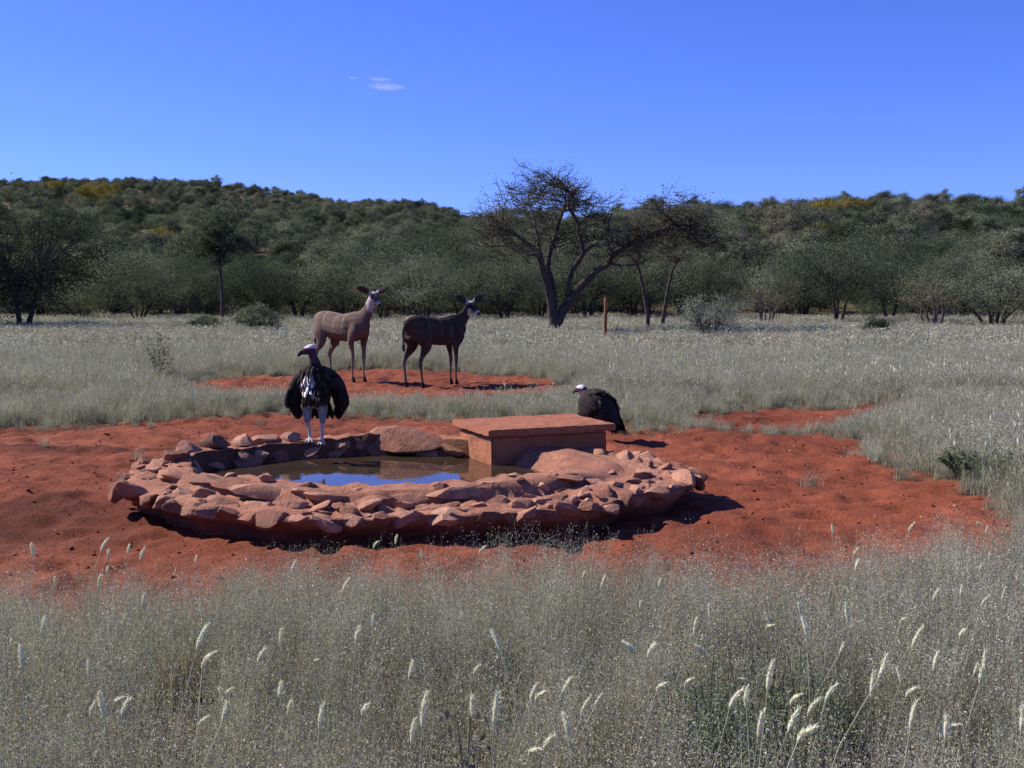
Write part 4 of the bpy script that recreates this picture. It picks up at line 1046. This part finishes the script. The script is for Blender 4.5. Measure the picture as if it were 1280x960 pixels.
spots = [(90, 875), (152, 885), (315, 855), (340, 870), (402, 735), (205, 905), (188, 910), (115, 715), (352, 875), (170, 755), (195, 820), (235, 825), (30, 830), (5, 800), (620, 858), (640, 850), (575, 895), (600, 905), (612, 912),
         (512, 905), (632, 910), (730, 912), (895, 760), (840, 810), (795, 735), (820, 755), (872, 870), (943, 852), (965, 865), (975, 870), (1018, 790), (1010, 825), (920, 905), (910, 915), (1160, 915), (1115, 900), (1130, 895), (1075, 770), (1000, 770), (1010, 760),
         (1100, 800), (1175, 795), (1170, 820), (1180, 835), (1205, 750), (1245, 745), (1270, 735), (1060, 690), (1160, 745), (1190, 705), (1085, 845), (1140, 845), (1250, 895), (1225, 840), (925, 770), (860, 790), (560, 830), (430, 800), (690, 880), (780, 850),
         (120, 685), (135, 688), (160, 700), (50, 690), (92, 690), (460, 680), (492, 675), (556, 690), (572, 690), (330, 720), (255, 700), (380, 905), (415, 905), (500, 915), (280, 830), (720, 720), (735, 735), (1235, 650), (1250, 690), (1215, 660), (1120, 660), (1045, 665)]
r2 = random.Random(3); cnt = 0
def add_fox(px, py, ztop):
    global cnt
    q = gp(px, py, ztop); st, hd = FOX[cnt % len(FOX)]; cnt += 1; gzv = gzat(q.x, q.y); s = (ztop - gzv) / .54
    o = empty('foxtail_grass', (q.x, q.y, gzv), r2.uniform(-1.2, 1.2) + (math.pi if r2.random() < .3 else 0)); o.scale = (1.0, 1.0, s) if False else (s, s, s)
    link('stem', st, o); link('seed_head', hd, o)
    tag(o, 'pale bristly foxtail seed head on a thin stem above the foreground grass', 'grass stalk', 'foxtail seed heads in the foreground grass', 'thing')
for px, py in spots: add_fox(px, py, r2.uniform(.46, .62) if py > 760 else r2.uniform(.42, .5))
for k in range(40):
    px = r2.uniform(-60, 1340); py = 690 + 245 * r2.random() ** .8
    if px < 640 and r2.random() < .55: continue
    add_fox(px, py, r2.uniform(.40, .56))

# clods and pebbles on the bare soil
CL = [rock_mesh(900 + i, .65, 1, 4, SOIL, .12) for i in range(5)] + [rock_mesh(950, .6, 1, 5, STONE, .1)]
for m in CL: vcol(m, np.tile(np.array([1.1, 1.1, 1.1]), (len(m.vertices), 1)))
P = field(11000, -7.5, 6.5, 4.2, 14, 12); P = P[bare(P) > .5]; n = len(P)
cs = .005 + .018 * nrg.uniform(0, 1, n) ** 5
o = scatter('soil_clods', np.c_[P, ground_z(P) + .002], nrg.uniform(0, 6.28, n), cs, nrg.integers(0, 6, n), CL)
tag(o, 'small clods and pebbles strewn over the red soil', 'clods')

# ------------------------------------------------------------------ cloud wisps
def m_cloud():
    m, nt, out = newmat('cloud_vapour')
    tc = N(nt, 'ShaderNodeTexCoord'); v = tc.outputs['Object']
    ln = N(nt, 'ShaderNodeVectorMath', operation='LENGTH'); nt.links.new(v, ln.inputs[0])
    mp = N(nt, 'ShaderNodeMapRange'); mp.inputs[1].default_value = 1; mp.inputs[2].default_value = 0; mp.inputs[3].default_value = 0; mp.inputs[4].default_value = 1
    nt.links.new(ln.outputs['Value'], mp.inputs[0]); nn = noise(nt, 2.2, 4, .6, vec=v)
    r_ = ramp(nt, nn, [(.42, (0, 0, 0)), (.62, (1, 1, 1))])
    mu = N(nt, 'ShaderNodeMath', operation='MULTIPLY'); nt.links.new(mp.outputs[0], mu.inputs[0]); nt.links.new(r_, mu.inputs[1])
    m2 = N(nt, 'ShaderNodeMath', operation='MULTIPLY'); nt.links.new(mu.outputs[0], m2.inputs[0]); m2.inputs[1].default_value = .02
    pv = N(nt, 'ShaderNodeVolumePrincipled'); pv.inputs['Color'].default_value = (.95, .97, 1, 1); nt.links.new(m2.outputs[0], pv.inputs['Density']); nt.links.new(pv.outputs[0], out.inputs['Volume']); return m
CLOUD = m_cloud()
def cloud(px, py, wpx, hpx, label):
    D = 6000; bm = bmesh.new(); bmesh.ops.create_icosphere(bm, subdivisions=3, radius=1)
    me = bpy.data.meshes.new('cloud'); bm.to_mesh(me); bm.free(); me.materials.append(CLOUD)
    o = link('cloud', me, None, (ad(px, D), D, CAM_H + (370 - py) / FPX * D), (0, R(3), 0), (wpx / FPX * D / 2, wpx / FPX * D / 2.5, hpx / FPX * D / 2)); tag(o, label, 'cloud')
cloud(486, 114, 54, 8, 'longest white wisp of cloud in the blue sky'); cloud(478, 105, 34, 5, 'faint wisp of cloud just above the longest one'); cloud(446, 103, 18, 4, 'tiny cloud wisp beside the two longer ones')
